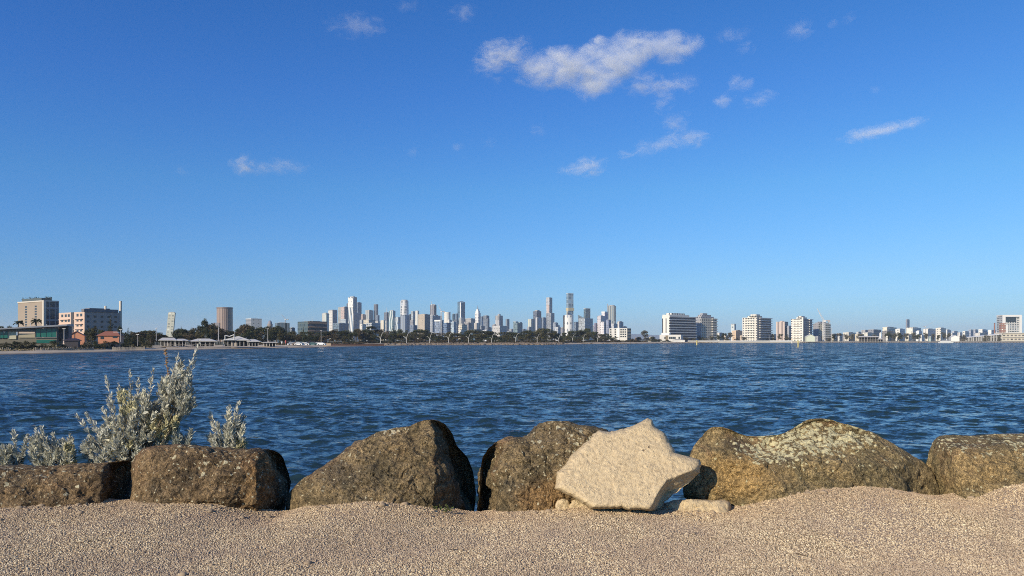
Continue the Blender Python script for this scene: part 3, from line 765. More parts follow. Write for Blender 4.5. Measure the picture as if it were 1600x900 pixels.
def leaf_cloud(clumps, nq, size, rg, squash=1.0):
    """clumps: (x,y,z,rx,rz); returns quads spread over the clump shells"""
    V=[];Q=[]
    wts=np.array([c[3]*c[3] for c in clumps]); wts/=wts.sum()
    for ci,c in enumerate(clumps):
        for k in range(int(nq*wts[ci])+3):
            d=rg.normal(size=3); d/=np.linalg.norm(d)
            r=rg.uniform(.55,1.08)
            p=np.array([c[0]+d[0]*c[3]*r, c[1]+d[1]*c[3]*r, c[2]+d[2]*c[4]*r])
            nn=d*.8+rg.normal(size=3)*.6; nn/=np.linalg.norm(nn)
            u=np.cross(nn,rg.normal(size=3)); u/=np.linalg.norm(u); v=np.cross(nn,u)
            s=size*rg.uniform(.6,1.3); b=len(V)
            V += [p-u*s, p-v*s*.6, p+u*s, p+v*s*.6]; Q.append((b,b+1,b+2,b+3))
    return np.array(V),np.array(Q)
def crown_clumps(kind, rg):
    C=[]
    if kind=='bushy':
        for k in range(15):
            a=rg.uniform(0,6.28); r=rg.uniform(.05,.36); z=rg.uniform(.30,.86); C.append((r*math.cos(a),r*math.sin(a),z*1.0,rg.uniform(.10,.19)*(1.15-.4*abs(z-.5)),rg.uniform(.09,.15)))
    elif kind=='round':
        for k in range(13):
            a=rg.uniform(0,6.28); z=rg.uniform(.45,.90); r=rg.uniform(.05,.25)*(1.2-abs(z-.65)*2); C.append((r*math.cos(a),r*math.sin(a),z,rg.uniform(.11,.17),rg.uniform(.09,.13)))
    elif kind=='cone':
        for k in range(16):
            z=.14+.82*k/15; a=rg.uniform(0,6.28); r=.10*(1.05-z); C.append((r*math.cos(a),r*math.sin(a),z,.24*(1.06-z)+.015,.05))
    elif kind=='umbrella':
        for k in range(12):
            a=rg.uniform(0,6.28); r=rg.uniform(.0,.40); C.append((r*math.cos(a),r*math.sin(a),.88-r*.12,.14,.07))
    elif kind=='shrubby':
        for k in range(14):
            a=rg.uniform(0,6.28); r=rg.uniform(0,.46); C.append((r*math.cos(a),r*math.sin(a),rg.uniform(.12,.75)*(1-r*.5),rg.uniform(.12,.2),rg.uniform(.12,.2)))
    return C
TREES={}
def make_tree_mesh(kind, var):
    rg=np.random.default_rng(hash_id(kind)*10+var); C=crown_clumps(kind,rg)
    n={'bushy':1500,'round':1300,'cone':1100,'umbrella':900,'shrubby':1000}[kind]; s={'bushy':.036,'round':.032,'cone':.022,'umbrella':.03,'shrubby':.042}[kind]
    V,Q=leaf_cloud(C,n,s,rg)
    me=bpy.data.meshes.new(kind+'_crown'); me.from_pydata(V.tolist(),[],[tuple(map(int,q)) for q in Q])
    t=MB(); top={'bushy':.6,'round':.65,'cone':.9,'umbrella':.84,'shrubby':.4}[kind]
    t.bar((0,0,-.03),(.01,.0,top*.5),.028,.02,6); t.bar((.01,0,top*.5),(.0,.01,top),.02,.008,5)
    if kind!='cone':
        for c in C[:7]: t.bar((.01,0,top*.45),(c[0],c[1],c[2]),.012,.004,4)
    tm=bpy.data.meshes.new(kind+'_trunk'); tm.from_pydata([tuple(v) for v in t.v],[],t.f); tm.materials.append(BARK)
    return me, tm
def hash_id(s): return sum(ord(c)*(i+1) for i,c in enumerate(s))%997
for kd in ('bushy','round','cone','umbrella','shrubby'):
    for v in range(4 if kd=='bushy' else 3 if kd=='shrubby' else 2):
        me,tm=make_tree_mesh(kd,v)
        for fi,fm in enumerate(FOL):
            m2=me.copy(); m2.materials.append(fm); TREES[(kd,v,fi)]=(m2,tm)
LANDMARKS=[(0,'the green glass club building'),(60,'the brown hotel'),(118,'the pink hotel'),(172,'the second orange house'),(216,'the left beach lamp post'),(268,'the leaning pale tower'),(318,'the second beach pavilion'),(346,'the round bronze tower'),
 (375,'the gabled beach pavilion'),(397,'the white block left of the skyline'),(420,'the small domed tower'),(441,'the crane topped grey block'),(488,'the dark banded block'),(520,'the grey and white twin blocks'),(551,'the tallest striped tower'),(580,'the cream low blocks'),
 (604,'the white striped dark tower'),(631,'the curved white tower'),(660,'the tan slab block'),(690,'the white drum shaped tower'),(721,'the white spined blue tower'),(746,'the spired white tower'),(780,'the thin masted grey tower'),(809,'the teal notched tower'),
 (841,'the dark stepped tower'),(860,'the slim two stage tower'),(888,'the patterned white drum'),(915,'the square dark tower'),(956,'the curved glass tower'),(970,'the square windowed villa'),(1008,'the open sky gap'),(1060,'the banded apartments'),(1103,'the peaked apartments'),(1146,'the small pale tower'),(1183,'the cream stepped apartments'),(1222,'the pink ribbed apartments'),(1252,'the white stepped apartments'),(1284,'the crane apartments'),(1340,'the low white houses'),(1376,'the white beacon tower'),(1427,'the wide white block'),(1465,'the white gridded block'),(1530,'the long white pier roof'),(1580,'the big white framed building')]
TREE_LIST=[]
def tree(px, ytop, wpx, kind, fi, D, base_z=None, hpx=None):
    TREE_LIST.append((px,ytop,wpx,kind,fi,D,base_z))
TONE=['dark green','olive','brownish','grey green']
KIND={'bushy':'bushy tree','round':'round crowned tree','cone':'cone shaped pine','umbrella':'umbrella pine','shrubby':'low bush'}
def place_trees():
    rg=random.Random(4)
    groups={}
    for t in TREE_LIST:
        k=min(LANDMARKS,key=lambda L:abs(L[0]-t[0]))[1]
        groups.setdefault((t[3],t[4],k),[]).append(t)
    ordn=['leftmost','second from the left','third from the left','fourth from the left','fifth from the left','sixth from the left','seventh from the left','eighth from the left','ninth from the left','tenth from the left','eleventh from the left']
    for (kind,fi,k),L in groups.items():
        L.sort(key=lambda t:t[0])
        for i,(px,ytop,wpx,kd,f,D,bz) in enumerate(L):
            z0 = LAND-.05 if bz is None else bz
            h = Z(ytop,D)-z0; w_ = wpx/F*D/(0.95 if kd in('bushy','shrubby') else .62 if kd=='round' else .5 if kd=='cone' else 1.0)
            lab = f'{TONE[f]} {KIND[kd]} below {k}'
            if len(L)>1: lab = f'{ordn[i]} {TONE[f]} {KIND[kd]} below {k}'
            if len(L)>1 and i==len(L)-1: lab = f'rightmost {TONE[f]} {KIND[kd]} below {k}'
            nm={'bushy':'tree','round':'tree','cone':'pine_tree','umbrella':'pine_tree','shrubby':'bush'}[kd]
            e=empty(nm,(X(px,D),D,z0),rg.uniform(0,6.28),lab,'bush' if kd=='shrubby' else 'tree','trees and bushes along the far shore')
            v=rg.randrange(4 if kd=='bushy' else 3 if kd=='shrubby' else 2); me,tm=TREES[(kd,v,f)]
            c=bpy.data.objects.new('crown',me); t=bpy.data.objects.new('trunk',tm)
            for o in (c,t): COL.objects.link(o); o.parent=e; o.scale=(w_,w_,h)
def tree_rows():
    rg=random.Random(12)
    prof=[(196,520),(206,518),(216,519),(228,518),(236,516),(246,521),(256,524),(268,527),(276,518),(284,515),(292,517),(300,515),(306,511),(316,508),(326,507),(338,507),(346,513),(354,518),(364,517),(374,513),(384,508),(394,509),(404,511),(414,511),(424,509),(432,511),(442,518),(452,517),(462,519),(474,518),(486,518),(498,519),(510,518),(522,517),(534,517),(546,516),(558,514),(570,515),(582,517),(594,514),(606,516),(618,517),(630,515),(642,519),(654,516),(666,516),(678,519),(690,520),(702,519),(714,521),(726,519),(738,516),(750,515),(762,517),(774,520),(786,518),(798,521),(810,521),(822,518),(834,518),(844,514),(856,513),(868,518),(880,519),(892,517),(904,518),(916,515),(928,519),(940,522),(952,521)]
    for i,(px,y) in enumerate(prof):
        D0=shoreD(px)
        tree(px+rg.uniform(-2,2), y-rg.uniform(.3,2.4), rg.uniform(18,26), rg.choice(['bushy','bushy','round']), rg.choice([0,0,1,0,2]), D0+rg.uniform(95,130))
        tree(px+5+rg.uniform(-2,2), y+rg.uniform(3.0,6.5), rg.uniform(16,22), rg.choice(['bushy','bushy','shrubby']), rg.choice([1,0,2,1]), D0+rg.uniform(62,80))
    for px in range(546,1000,8):
        tree(px+rg.uniform(-3,3), rg.uniform(528,531.5), rg.uniform(11,18), 'shrubby', rg.choice([1,2,2,0]), shoreD(px)+rg.uniform(48,56))
    # single trees one can tell apart
    tree(319,498,12,'round',0,390); tree(335,504,12,'cone',0,392); tree(283,509,9,'cone',0,375); tree(474,510,8,'cone',0,440); tree(580,508,20,'umbrella',0,560)
    tree(614,509,9,'cone',0,590); tree(844,512,20,'bushy',0,700); tree(173,492,15,'cone',0,300); tree(235,516,10,'round',1,310); tree(200,512,10,'cone',0,330)
    tree(918,512,14,'bushy',0,740); tree(1008,516,12,'round',3,900); tree(562,513,12,'bushy',2,500)
    # left edge, in front of the hotels
    for (x,y,w_,kd,f,D) in [(8,533,22,'shrubby',1,222),(24,531,20,'shrubby',0,226),(40,530,20,'shrubby',1,226),(52,532,16,'shrubby',0,228),(66,535,12,'shrubby',1,230),(84,530,17,'shrubby',1,232),(96,526,13,'bushy',0,312),(104,517,12,'bushy',0,314),
        (112,518,12,'bushy',0,316),(137,511,14,'bushy',0,318),(147,510,16,'bushy',1,282),(158,514,14,'bushy',0,280),(138,529,15,'shrubby',3,250),(150,531,13,'shrubby',0,246),(164,530,15,'shrubby',1,250),(178,531,13,'shrubby',0,256),(192,522,13,'bushy',0,286),(196,530,12,'shrubby',0,262),(188,509,8,'round',0,310),(2,506,14,'bushy',0,260),(14,508,12,'bushy',0,262),
        (100,538,15,'shrubby',1,234),(118,541,14,'shrubby',2,236),(134,541,12,'shrubby',1,238),(215,532,14,'shrubby',0,275),(232,534,12,'shrubby',1,280),(222,526,12,'bushy',0,290),(210,524,12,'bushy',0,292),(-14,532,20,'shrubby',0,224)]:
        tree(x,y,w_,kd,f,D)
    # grey green and bare looking trees of the right hand shore
    for (x,y,w_,kd,f) in [(988,528,12,'shrubby',0),(998,526,12,'bushy',1),(1010,527,14,'bushy',3),(1020,524,12,'shrubby',0),(1030,529,12,'shrubby',1),(1042,530,14,'shrubby',1),(1056,531,12,'shrubby',2),(1072,526,11,'bushy',3),(1082,527,10,'bushy',3),(1094,525,12,'bushy',0),(1102,528,10,'bushy',3),(1112,524,10,'bushy',3),
        (1122,523,9,'bushy',0),(1131,520,10,'bushy',0),(1141,519,9,'round',3),(1136,526,10,'bushy',3),(1152,527,10,'bushy',3),(1163,525,11,'bushy',3),(1174,524,12,'bushy',3),(1185,526,10,'bushy',3),(1196,524,11,'bushy',3),(1206,521,9,'bushy',0),(1208,527,9,'shrubby',0),(1219,521,9,'bushy',3),(1229,523,9,'bushy',3),(1238,525,9,'bushy',0),(1246,527,8,'shrubby',3),(1257,522,8,'bushy',3),(1286,524,8,'bushy',3),(1296,526,8,'shrubby',3),
        (1303,522,9,'bushy',0),(1312,520,9,'bushy',3),(1322,522,9,'bushy',3),(1332,521,9,'bushy',3),(1343,521,10,'bushy',3),(1352,523,9,'shrubby',3),(1366,520,12,'shrubby',3),(1388,518,11,'bushy',0),(1397,520,10,'bushy',3),(1405,519,11,'bushy',0),(1416,520,11,'bushy',3),(1427,519,10,'bushy',3),(1435,521,10,'bushy',0),(1447,519,9,'bushy',3),(1458,521,9,'bushy',3),(1466,523,8,'bushy',0),(1475,518,9,'bushy',3),(1483,520,9,'bushy',3),(1506,521,10,'shrubby',3),(1540,520,10,'shrubby',3),(1562,520,8,'shrubby',3)]:
        tree(x,y,w_,kd,f,shoreD(x)+70+rg.uniform(0,30))
tree_rows(); place_trees()

def palm(px, ytop, D, label):
    h=Z(ytop,D)-LAND; e=empty('palm_tree',(X(px,D),D,LAND),0,label,'palm tree')
    t=MB(); n=8
    for i in range(n): t.bar((.06*h*(i/n)**2*.3,0,h*.86*i/n),(.06*h*((i+1)/n)**2*.3,0,h*.86*(i+1)/n),.022*h*(1-.03*i),.021*h*(1-.03*i),7)
    t.build('trunk',BARK,e)
    c=MB(); rg=random.Random(px); top=Vector((.018*h,0,h*.86))
    for k in range(26):
        a=rg.uniform(0,6.28); up=rg.uniform(-.25,1.1); L=.17*h; P=[]
        for i in range(5):
            s=i/4; P.append(top+Vector((math.cos(a)*L*s*math.cos(up*.6),math.sin(a)*L*s*math.cos(up*.6),L*(s*math.sin(up)-.55*s*s))))
        side=Vector((-math.sin(a),math.cos(a),0))*.035*h
        for i in range(4):
            w0=side*(1-.2*i); w1=side*(1-.2*(i+1)); dz=Vector((0,0,-.02*h))
            c.face([P[i],P[i+1],P[i+1]+w1+dz,P[i]+w0+dz]); c.face([P[i]-w0+dz,P[i+1]-w1+dz,P[i+1],P[i]])
    c.build('crown',FOL[0],e)
palm(28,497,285,'palm tree in front of the left end of the brown hotel')
palm(56,494,290,'palm tree in front of the right end of the brown hotel')

def scrub(name, px0, px1, off0, off1, n, size, hh, mat, seed, zf):
    rg=np.random.default_rng(seed); V=[];Q=[]
    for k in range(n):
        px=rg.uniform(px0,px1); D=shoreD(px)+rg.uniform(off0,off1); z=zf(D-shoreD(px))
        r=size*rg.uniform(.5,1.2); c=np.array([X(px,D),D,z])
        for j in range(7):
            d=rg.normal(size=3); d[2]=abs(d[2]); d/=np.linalg.norm(d); p=c+d*np.array([r,r,hh])*rg.uniform(.5,1)
            u=rg.normal(size=3); u/=np.linalg.norm(u); v=np.cross(u,d); s=size*.35
            b=len(V); V+=[p-u*s,p-v*s,p+u*s,p+v*s]; Q.append((b,b+1,b+2,b+3))
    o=np_mesh(name,V,Q,mat,False); tag(o,kind='stuff')
zb=lambda o: float(np.interp(o,[0,3,8,16,26,38,50,60],[.02,.16,.4,.62,.85,1.15,1.35,1.5]))
scrub('dune_scrub',-60,235,24,50,1500,.9,.9,FOL[1],3,zb)
scrub('dune_grass',-60,235,18,40,900,.6,.5,flat('dry_grass',(.22,.18,.10),.9,.2,.5),5,zb)
scrub('shore_scrub',380,1010,44,60,2600,1.1,1.0,FOL[2],7,zb)
def shore_rocks():
    rg=np.random.default_rng(8); V=[];Q=[]
    import bmesh
    bm=bmesh.new(); bmesh.ops.create_icosphere(bm,subdivisions=2,radius=1); bv=np.array([v.co[:] for v in bm.verts]); bq=np.array([[v.index for v in f.verts] for f in bm.faces]); bm.free()
    for k in range(900):
        px=rg.choice([rg.uniform(625,880),rg.uniform(600,1000),rg.uniform(1010,1240)],p=[.72,.13,.15]); D=shoreD(px)+rg.uniform(1,26 if px<880 else 8)
        s=rg.uniform(.35,1.25)*(1.0 if px<880 else .8); z=.1+min(1.0,(D-shoreD(px))*.055)
        v=bv*(1+.28*vnoise(bv*1.3+k*3.1,k)[:,None])*np.array([s*1.2,s,s*.62])+np.array([X(px,D),D,z])
        Q.append(bq+len(V)*len(bv)); V.append(v)
    o=np_mesh('shore_rocks',np.concatenate(V),np.concatenate(Q),flat('shore_rock',(.19,.15,.11),.9,.45,.4),False); tag(o,kind='stuff')
shore_rocks()
# ------------------------------------------------------------------ buildings
_fm={}
def facade(wall, glass=(.05,.07,.09), wu=3.0, wv=3.4, fu=.6, fv=.5, style='grid', wall2=None, rough=.75, gl=.18, key=None):
    k=(wall,glass,wu,wv,fu,fv,style,wall2,rough,gl)
    if k in _fm: return _fm[k]
    m,nt_,p=new_mat('facade_'+style); n=N(nt_)
    uv=n.a('ShaderNodeUVMap',uv_map='UVMap').outputs[0]; s=n.a('ShaderNodeSeparateXYZ',ins={0:uv}); u,v=s.outputs[0],s.outputs[1]
    au=n.m('DIVIDE',u,wu); av=n.m('DIVIDE',v,wv)
    if style=='diagonal':
        mk=n.m('LESS_THAN', n.m('FRACT', n.m('ADD', au, n.m('MULTIPLY', av, 1.0))), fu)
    elif style=='lattice':
        a=n.m('LESS_THAN', n.m('FRACT', n.m('ADD', au, av)), fu); b=n.m('LESS_THAN', n.m('FRACT', n.m('SUBTRACT', au, av)), fu)
        mk=n.m('MULTIPLY',a,b)
    elif style=='wave':
        mk=n.m('LESS_THAN', n.m('FRACT', n.m('ADD', au, n.m('MULTIPLY', n.m('SINE', n.m('MULTIPLY', av, 6.28)), .35))), fu)
    elif style=='scallop':
        a=n.m('ABSOLUTE', n.m('SUBTRACT', n.m('FRACT',au),.5)); b=n.m('ABSOLUTE', n.m('SUBTRACT', n.m('FRACT',av),.5))
        mk=n.m('LESS_THAN', n.m('ADD', a, b), fu)
    else:
        mu=n.m('LESS_THAN', n.m('ABSOLUTE', n.m('SUBTRACT', n.m('FRACT',au),.5)), fu/2)
        mv=n.m('LESS_THAN', n.m('ABSOLUTE', n.m('SUBTRACT', n.m('FRACT',av),.5)), fv/2)
        mk=n.m('MULTIPLY',mu,mv)
    mk=n.m('MULTIPLY', mk, n.m('GREATER_THAN', v, -1.0))
    cell=n.a('ShaderNodeCombineXYZ',ins={0:n.m('FLOOR',au),1:n.m('FLOOR',av)})
    rnd=n.a('ShaderNodeTexWhiteNoise',noise_dimensions='2D',ins={'Vector':cell.outputs[0]}).outputs['Value']
    g=n.mix(n.m('POWER',rnd,2.0), c4([x*.6 for x in glass]), c4([x*1.9 for x in glass]))
    pos=n.a('ShaderNodeNewGeometry').outputs['Position']
    wn=n.noise(pos,.06,3,.6)
    wc=n.mix(wn, c4([x*.86 for x in wall]), c4([min(1,x*1.1) for x in wall]))
    n.link(n.mix(mk, wc, g), p.inputs['Base Color'])
    n.link(n.m('ADD', n.m('MULTIPLY',mk,gl-rough), rough), p.inputs['Roughness'])
    _fm[k]=m; return m
WHITE=(.66,.64,.58); CREAM=(.66,.60,.47); GREY=(.36,.37,.37); DARK=(.12,.13,.145); TANC=(.50,.42,.31); PINKC=(.60,.44,.33); BLUEG=(.13,.19,.25); PALEB=(.42,.47,.50)
ROOF=flat('roof_grey',(.25,.25,.25),.9,.2,.1); PLANT=flat('plant_room',(.38,.38,.37),.8,.2,.1); WHITEP=flat('white_paint',(.78,.77,.72),.6,.08,.5); GLASS=flat('dark_glass',(.035,.05,.06),.12); STEELW=flat('pale_steel',(.62,.62,.60),.5); DKS=flat('dark_steel',(.07,.07,.075),.6)
def frame(px0,ps,px1,D,alpha):
    """corner C on ray ps at distance D, left and right corners on their rays; returns C, rotation, right width, left width"""
    k0,ks,k1=(px0-800)/F,(ps-800)/F,(px1-800)/F; ta=math.tan(R(alpha)); cx=ks*D
    a=(cx-k0*D)/(1+k0*ta); b=(k1*D-cx)/max(.15,(1-k1/ta))
    WL=a/math.cos(R(alpha)); WR=b/math.sin(R(alpha))
    return (cx,D), R(90-alpha), WR, WL
BG='towers of the distant skyline'
def block(px0,ps,px1,ytop,D,mat,label,alpha=36,name='tower_block',cat='building',plant=True,group=None,ybase=None,matr=None,plant_px=2.0,spire=None,z0=None,cap=None,ins=.22,depth=None):
    """a square cornered building seen on its corner"""
    (cx,cy),rz,WR,WL=frame(px0,ps,px1,D,alpha)
    if ps<=px0+.01 : WL=depth or WR
    if px1<=ps+.01 : WR=depth or WL
    z0=LAND-.1 if z0 is None else z0
    H=Z(ytop,D)-z0
    e=empty(name,(cx,cy,z0),rz,label,cat,group)
    e['dims']=(WR,WL,H)
    b=MB(); b.box(0,WR,0,WL,0,H); body=b.build('body',mat,e)
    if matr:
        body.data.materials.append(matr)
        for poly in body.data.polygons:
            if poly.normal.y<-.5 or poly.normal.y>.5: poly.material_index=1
    px=D/F
    if plant and plant_px>0:
        q=MB(); i=ins; q.box(WR*i,WR*(1-i),WL*i,WL*(1-i),H-.02,H+plant_px*px); q.box(WR*.3,WR*.5,WL*.1,WL*.2,H-.02,H+plant_px*px*.6); q.build('roof_plant',PLANT,e)
    if cap:
        q=MB(); q.box(-.25*px,WR+.25*px,-.25*px,WL+.25*px,H-.03,H+cap*px); q.build('parapet',WHITEP,e)
    if spire:
        q=MB(); q.bar((WR*.5,WL*.5,H),(WR*.5,WL*.5,H+spire*px),.35*px,.12*px,6); q.build('mast',STEELW,e)
    del e['dims']
    return e,WR,WL,H
def drum(px0,px1,ytop,D,mat,label,name='tower_block',n=28,top_taper=1.0,bulge=0.0,cap_h=0,group=None,oval=1.0):
    k0,k1=(px0-800)/F,(px1-800)/F; r=(k1-k0)/2*D; c=((k0+k1)/2*D, D+r*oval); z0=LAND-.1; H=Z(ytop,D)-z0
    e=empty(name,(c[0],c[1],z0),0,label,'building',group)
    b=MB(); ns=8
    for k in range(ns):
        f=lambda t:1+(bulge*math.sin(math.pi*t))+(top_taper-1)*t
        t0,t1=k/ns,(k+1)/ns
        P=[(math.cos(2*math.pi*i/n)*r*f(t0),math.sin(2*math.pi*i/n)*r*f(t0)*oval) for i in range(n)]
        T=[(math.cos(2*math.pi*i/n)*r*f(t1),math.sin(2*math.pi*i/n)*r*f(t1)*oval) for i in range(n)]
        b.prism(P,H*t0,H*t1,T,cap=(k==ns-1))
    b.build('body',mat,e)
    if cap_h:
        q=MB(); h=cap_h*D/F; q.prism([(math.cos(2*math.pi*i/n)*r*.7,math.sin(2*math.pi*i/n)*r*.7*oval) for i in range(n)],H-.02,H+h); q.build('roof_plant',PLANT,e)
    return e,r,H
def add_windows(e, WR, WL, H, left=(), right=(), mat=GLASS, wm=1.6, hm=1.3):
    """separate panes: left / right lists of (fraction along the face from the shared corner, height)"""
    base=None
    for side,L in (('l',left),('r',right)):
        m=MB()
        if side=='l': m.box(-.06,.10,-wm/2,wm/2,-hm/2,hm/2)
        else: m.box(-wm/2,wm/2,-.06,.10,-hm/2,hm/2)
        first=None
        for (f,z) in L:
            if first is None: o=m.build('window',mat,e); first=o
            else:
                o=bpy.data.objects.new('window',first.data); COL.objects.link(o); o.parent=e
            o.location=(0,f*WL,z) if side=='l' else (f*WR,0,z)
# ---- left hand hotels
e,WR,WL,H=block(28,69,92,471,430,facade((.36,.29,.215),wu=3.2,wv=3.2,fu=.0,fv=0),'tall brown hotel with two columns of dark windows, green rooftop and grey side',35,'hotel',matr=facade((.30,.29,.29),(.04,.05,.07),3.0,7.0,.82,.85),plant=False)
q=MB(); q.box(-.5,0.9,-.5,1.2,0,H+.6); q.build('corner_pier',flat('pale_render',(.62,.56,.46),.8),e)
q=MB(); q.box(-.35,WR*1.0,-.35,WL,H-.02,H+.7); q.build('parapet',flat('pale_render',(.62,.56,.46)),e)
q=MB(); q.box(WR*.1,WR*.8,WL*.15,WL*.9,H+.7,H+2.3); q.build('roof_terrace',flat('terrace_glass',(.10,.12,.11),.5),e)
add_windows(e,WR,WL,H,left=[(f,H-2.6-1.52*k) for f in (.31,.68) for k in range(9)],wm=2.6,hm=.95)
def roof_plants(e,x0,x1,y0,y1,z,n=16,name='roof_garden'):
    rg=np.random.default_rng(n); C=[(rg.uniform(x0,x1),rg.uniform(y0,y1),z+.2,rg.uniform(.5,1.0),rg.uniform(.4,1.1)) for _ in range(n)]
    V,Q=leaf_cloud(C,300,.25,rg); o=np_mesh(name,V,Q,FOL[0],False); o.parent=e
roof_plants(e,WR*.1,WR*.9,WL*.1,WL*.9,H+2.3)
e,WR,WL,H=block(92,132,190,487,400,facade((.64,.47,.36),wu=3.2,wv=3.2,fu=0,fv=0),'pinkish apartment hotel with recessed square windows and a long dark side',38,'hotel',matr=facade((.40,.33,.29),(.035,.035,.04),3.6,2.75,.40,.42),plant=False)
z0p=H-1.7; add_windows(e,WR,WL,H,left=[(f,z0p-2.75*k) for k in range(5) for f in (.12,.26,.60,.72,.86)],wm=2.6,hm=1.5,mat=GLASS)
q=MB(); q.box(-.25,.15,WL*.40,WL*.50,0,H); q.build('stair_recess',DKS,e)
q=MB(); q.box(-.3,WR*.9,-.3,3.2,H-.02,H+1.6); q.box(WR*.2,WR*.75,3.3,9,H-.02,H+2.2); q.build('roof_storey',flat('dark_render',(.17,.17,.185),.8),e)
q=MB(); q.box(WR*.60,WR*.63,2,3.5,H,H+3.6); q.build('chimney',flat('pale_render',(.62,.56,.46)),e)
q=MB(); q.box(WR*.965,WR*1.005,-.2,1.6,0,H+6.6); q.build('chimney',flat('pale_render',(.62,.56,.46)),e)
# balconies of the pink side
for k in range(4):
    q=MB(); q.box(-.9,0,WL*.05,WL*.36,H-4.0-2.75*k,H-3.75-2.75*k); q.box(-.9,0,WL*.55,WL*.95,H-4.0-2.75*k,H-3.75-2.75*k); q.build('balcony',flat('pink_render',(.64,.47,.36),.8),e)

def turned(px0,px1,D,f=.6):
    """turn of a front that half faces us, and metres per pixel along it"""
    rz=-f*math.atan2((px0+px1)/2-800,F); k0,k1=(px0-800)/F,(px1-800)/F
    t=(k1-k0)*D/(math.cos(rz)-k1*math.sin(rz)); return rz, t/(px1-px0)
def club():
    D=238; rz,sx=turned(0,100,D); e=empty('club_building',(X(0,D),D,LAND),rz,'low club building with long slanting roof and green glass upper room','building')
    s=D/F
    def bx(m,p0,p1,y0,y1,d0=0,d1=8): m.box((p0-0)*sx,(p1-0)*sx,d0,d1,Z(y1,D)-LAND,Z(y0,D)-LAND)
    m=MB(); bx(m,-40,54,524,545,.8,9); bx(m,54,88,527,545,.4,9); m.build('wall',flat('olive_render',(.20,.18,.13),.8,.15,.5),e)
    m=MB(); bx(m,11,24,518,530,.55,.8); m.build('wall_panel',flat('cream_panel',(.62,.58,.40),.7),e)
    m=MB(); bx(m,-40,54,512.5,518,.3,8.5); m.build('wall',flat('grey_cladding',(.18,.18,.16),.7),e)
    m=MB(); bx(m,28,53,521,527.5,.5,.8); m.build('wall_panel',flat('beige_panel',(.48,.42,.28),.8,.1,1),e)
    for p0,p1 in ((55,62),(63,71),(72,80),(81,87)):
        m=MB(); bx(m,p0,p1,514,526.5,.25,.6); m.build('window',flat('green_glass',(.025,.16,.12),.12),e)
    m=MB(); bx(m,53.6,88.4,512.6,513.6,.1,8.4); bx(m,53.6,88.4,526.8,528,.1,8.4); bx(m,53.6,54.6,513.6,526.8,.1,8.4); bx(m,87.4,88.4,513.6,526.8,.1,8.4); m.build('frame',flat('grey_cladding',(.18,.18,.16)),e)
    for p0 in (-8,0,6):
        m=MB(); bx(m,p0,p0+5,518.5,528,.3,.7); m.build('window',flat('green_glass',(.025,.16,.12),.12),e)
    m=MB(); bx(m,56,86,531,536,.2,.5); m.build('window',flat('green_glass',(.025,.16,.12),.12),e)
    # slanting roof, higher at its right end
    m=MB(); x0,x1=-60*sx,106*sx; zl,zr=Z(517,D)-LAND,Z(506.2,D)-LAND
    m.prism([(x0,-1.5),(x1,-1.5),(x1,9.5),(x0,9.5)],[zl-.3,zr-.55,zr-.55,zl-.3],[zl,zr,zr+.3,zl+.3]); m.build('roof',flat('roof_sheet',(.30,.31,.32),.35),e)
    m=MB(); bx(m,88.6,104,509.5,530,3,8); m.build('wall',DKS,e)  # dark colour stands in for the shade under the roof's right end
    for p,y in ((44.5,504),(70,506)):
        m=MB(); m.bar((p*sx,2,Z(512,D)-LAND),(p*sx,2,Z(y,D)-LAND),.06,.05,6); m.build('roof_vent',STEELW,e)
club()
def house(px0,px1,yr,ye,yb,D,wall,roof,label,name='house',depth=8,gable='front'):
    """gabled or hipped house facing the water"""
    rz,s=turned(px0,px1,D); w_=(px1-px0)*s; e=empty(name,(X(px0,D),D,LAND-.1),rz,label,'house' if name=='house' else 'building'); zb=0; ze=Z(ye,D)-LAND+.1; zr=Z(yr,D)-LAND+.1
    m=MB(); m.box(0,w_,0,depth,0,ze)
    if gable=='front': m.face([(0,0,ze),(w_,0,ze),(w_/2,0,zr)]); m.face([(w_,depth,ze),(0,depth,ze),(w_/2,depth,zr)])
    m.build('wall',wall,e)
    m=MB(); o=.35
    if gable=='front':
        for a,b in ((-o,w_/2),(w_+o,w_/2)):
            za=ze-.15; m.face([(a,-o,za),(b,-o,zr+.1),(b,depth+o,zr+.1),(a,depth+o,za)]); m.face([(a,-o,za-.18),(b,-o,zr-.08),(b,-o,zr+.1),(a,-o,za)])
    else:
        i=min(w_*.22,depth/2); A=[(-o,-o,ze),(w_+o,-o,ze),(w_+o,depth+o,ze),(-o,depth+o,ze)]; B=[(i,depth/2,zr),(w_-i,depth/2,zr)]
        m.face([A[0],A[1],B[1],B[0]]); m.face([A[1],A[2],B[1]]); m.face([A[2],A[3],B[0],B[1]]); m.face([A[3],A[0],B[0]]); m.box(-o,w_+o,-o,depth+o,ze-.2,ze-.01)
    m.build('roof',roof,e)
    return e,s,ze,zr
ORANGE=flat('terracotta_render',(.62,.27,.15),.8,.1,.5)
e,s,ze,zr=house(105,132,518,524.5,541,290,ORANGE,flat('terracotta_tile',(.32,.12,.07),.8),'orange gabled house in front of the pink hotel',depth=3)
m=MB(); m.box(11.2*s,11.7*s,-.12,.1,1.2,zr-.6); m.build('downpipe',DKS,e)
e2,s,ze,zr=house(153,186,517.5,524,545,262,ORANGE,flat('terracotta_tile',(.32,.12,.07)),'wide orange house with a hipped roof behind a pine, right of the gabled one',gable='hip')
m=MB(); m.box(23*s,30*s,-.1,.1,ze-.9,ze-.3); m.box(4*s,9*s,-.1,.1,ze-1.3,ze-.5); m.build('window',GLASS,e2)
m=MB(); m.box(21*s,29*s,3,5,ze+.2,ze+1.3); m.build('dormer',WHITEP,e2)
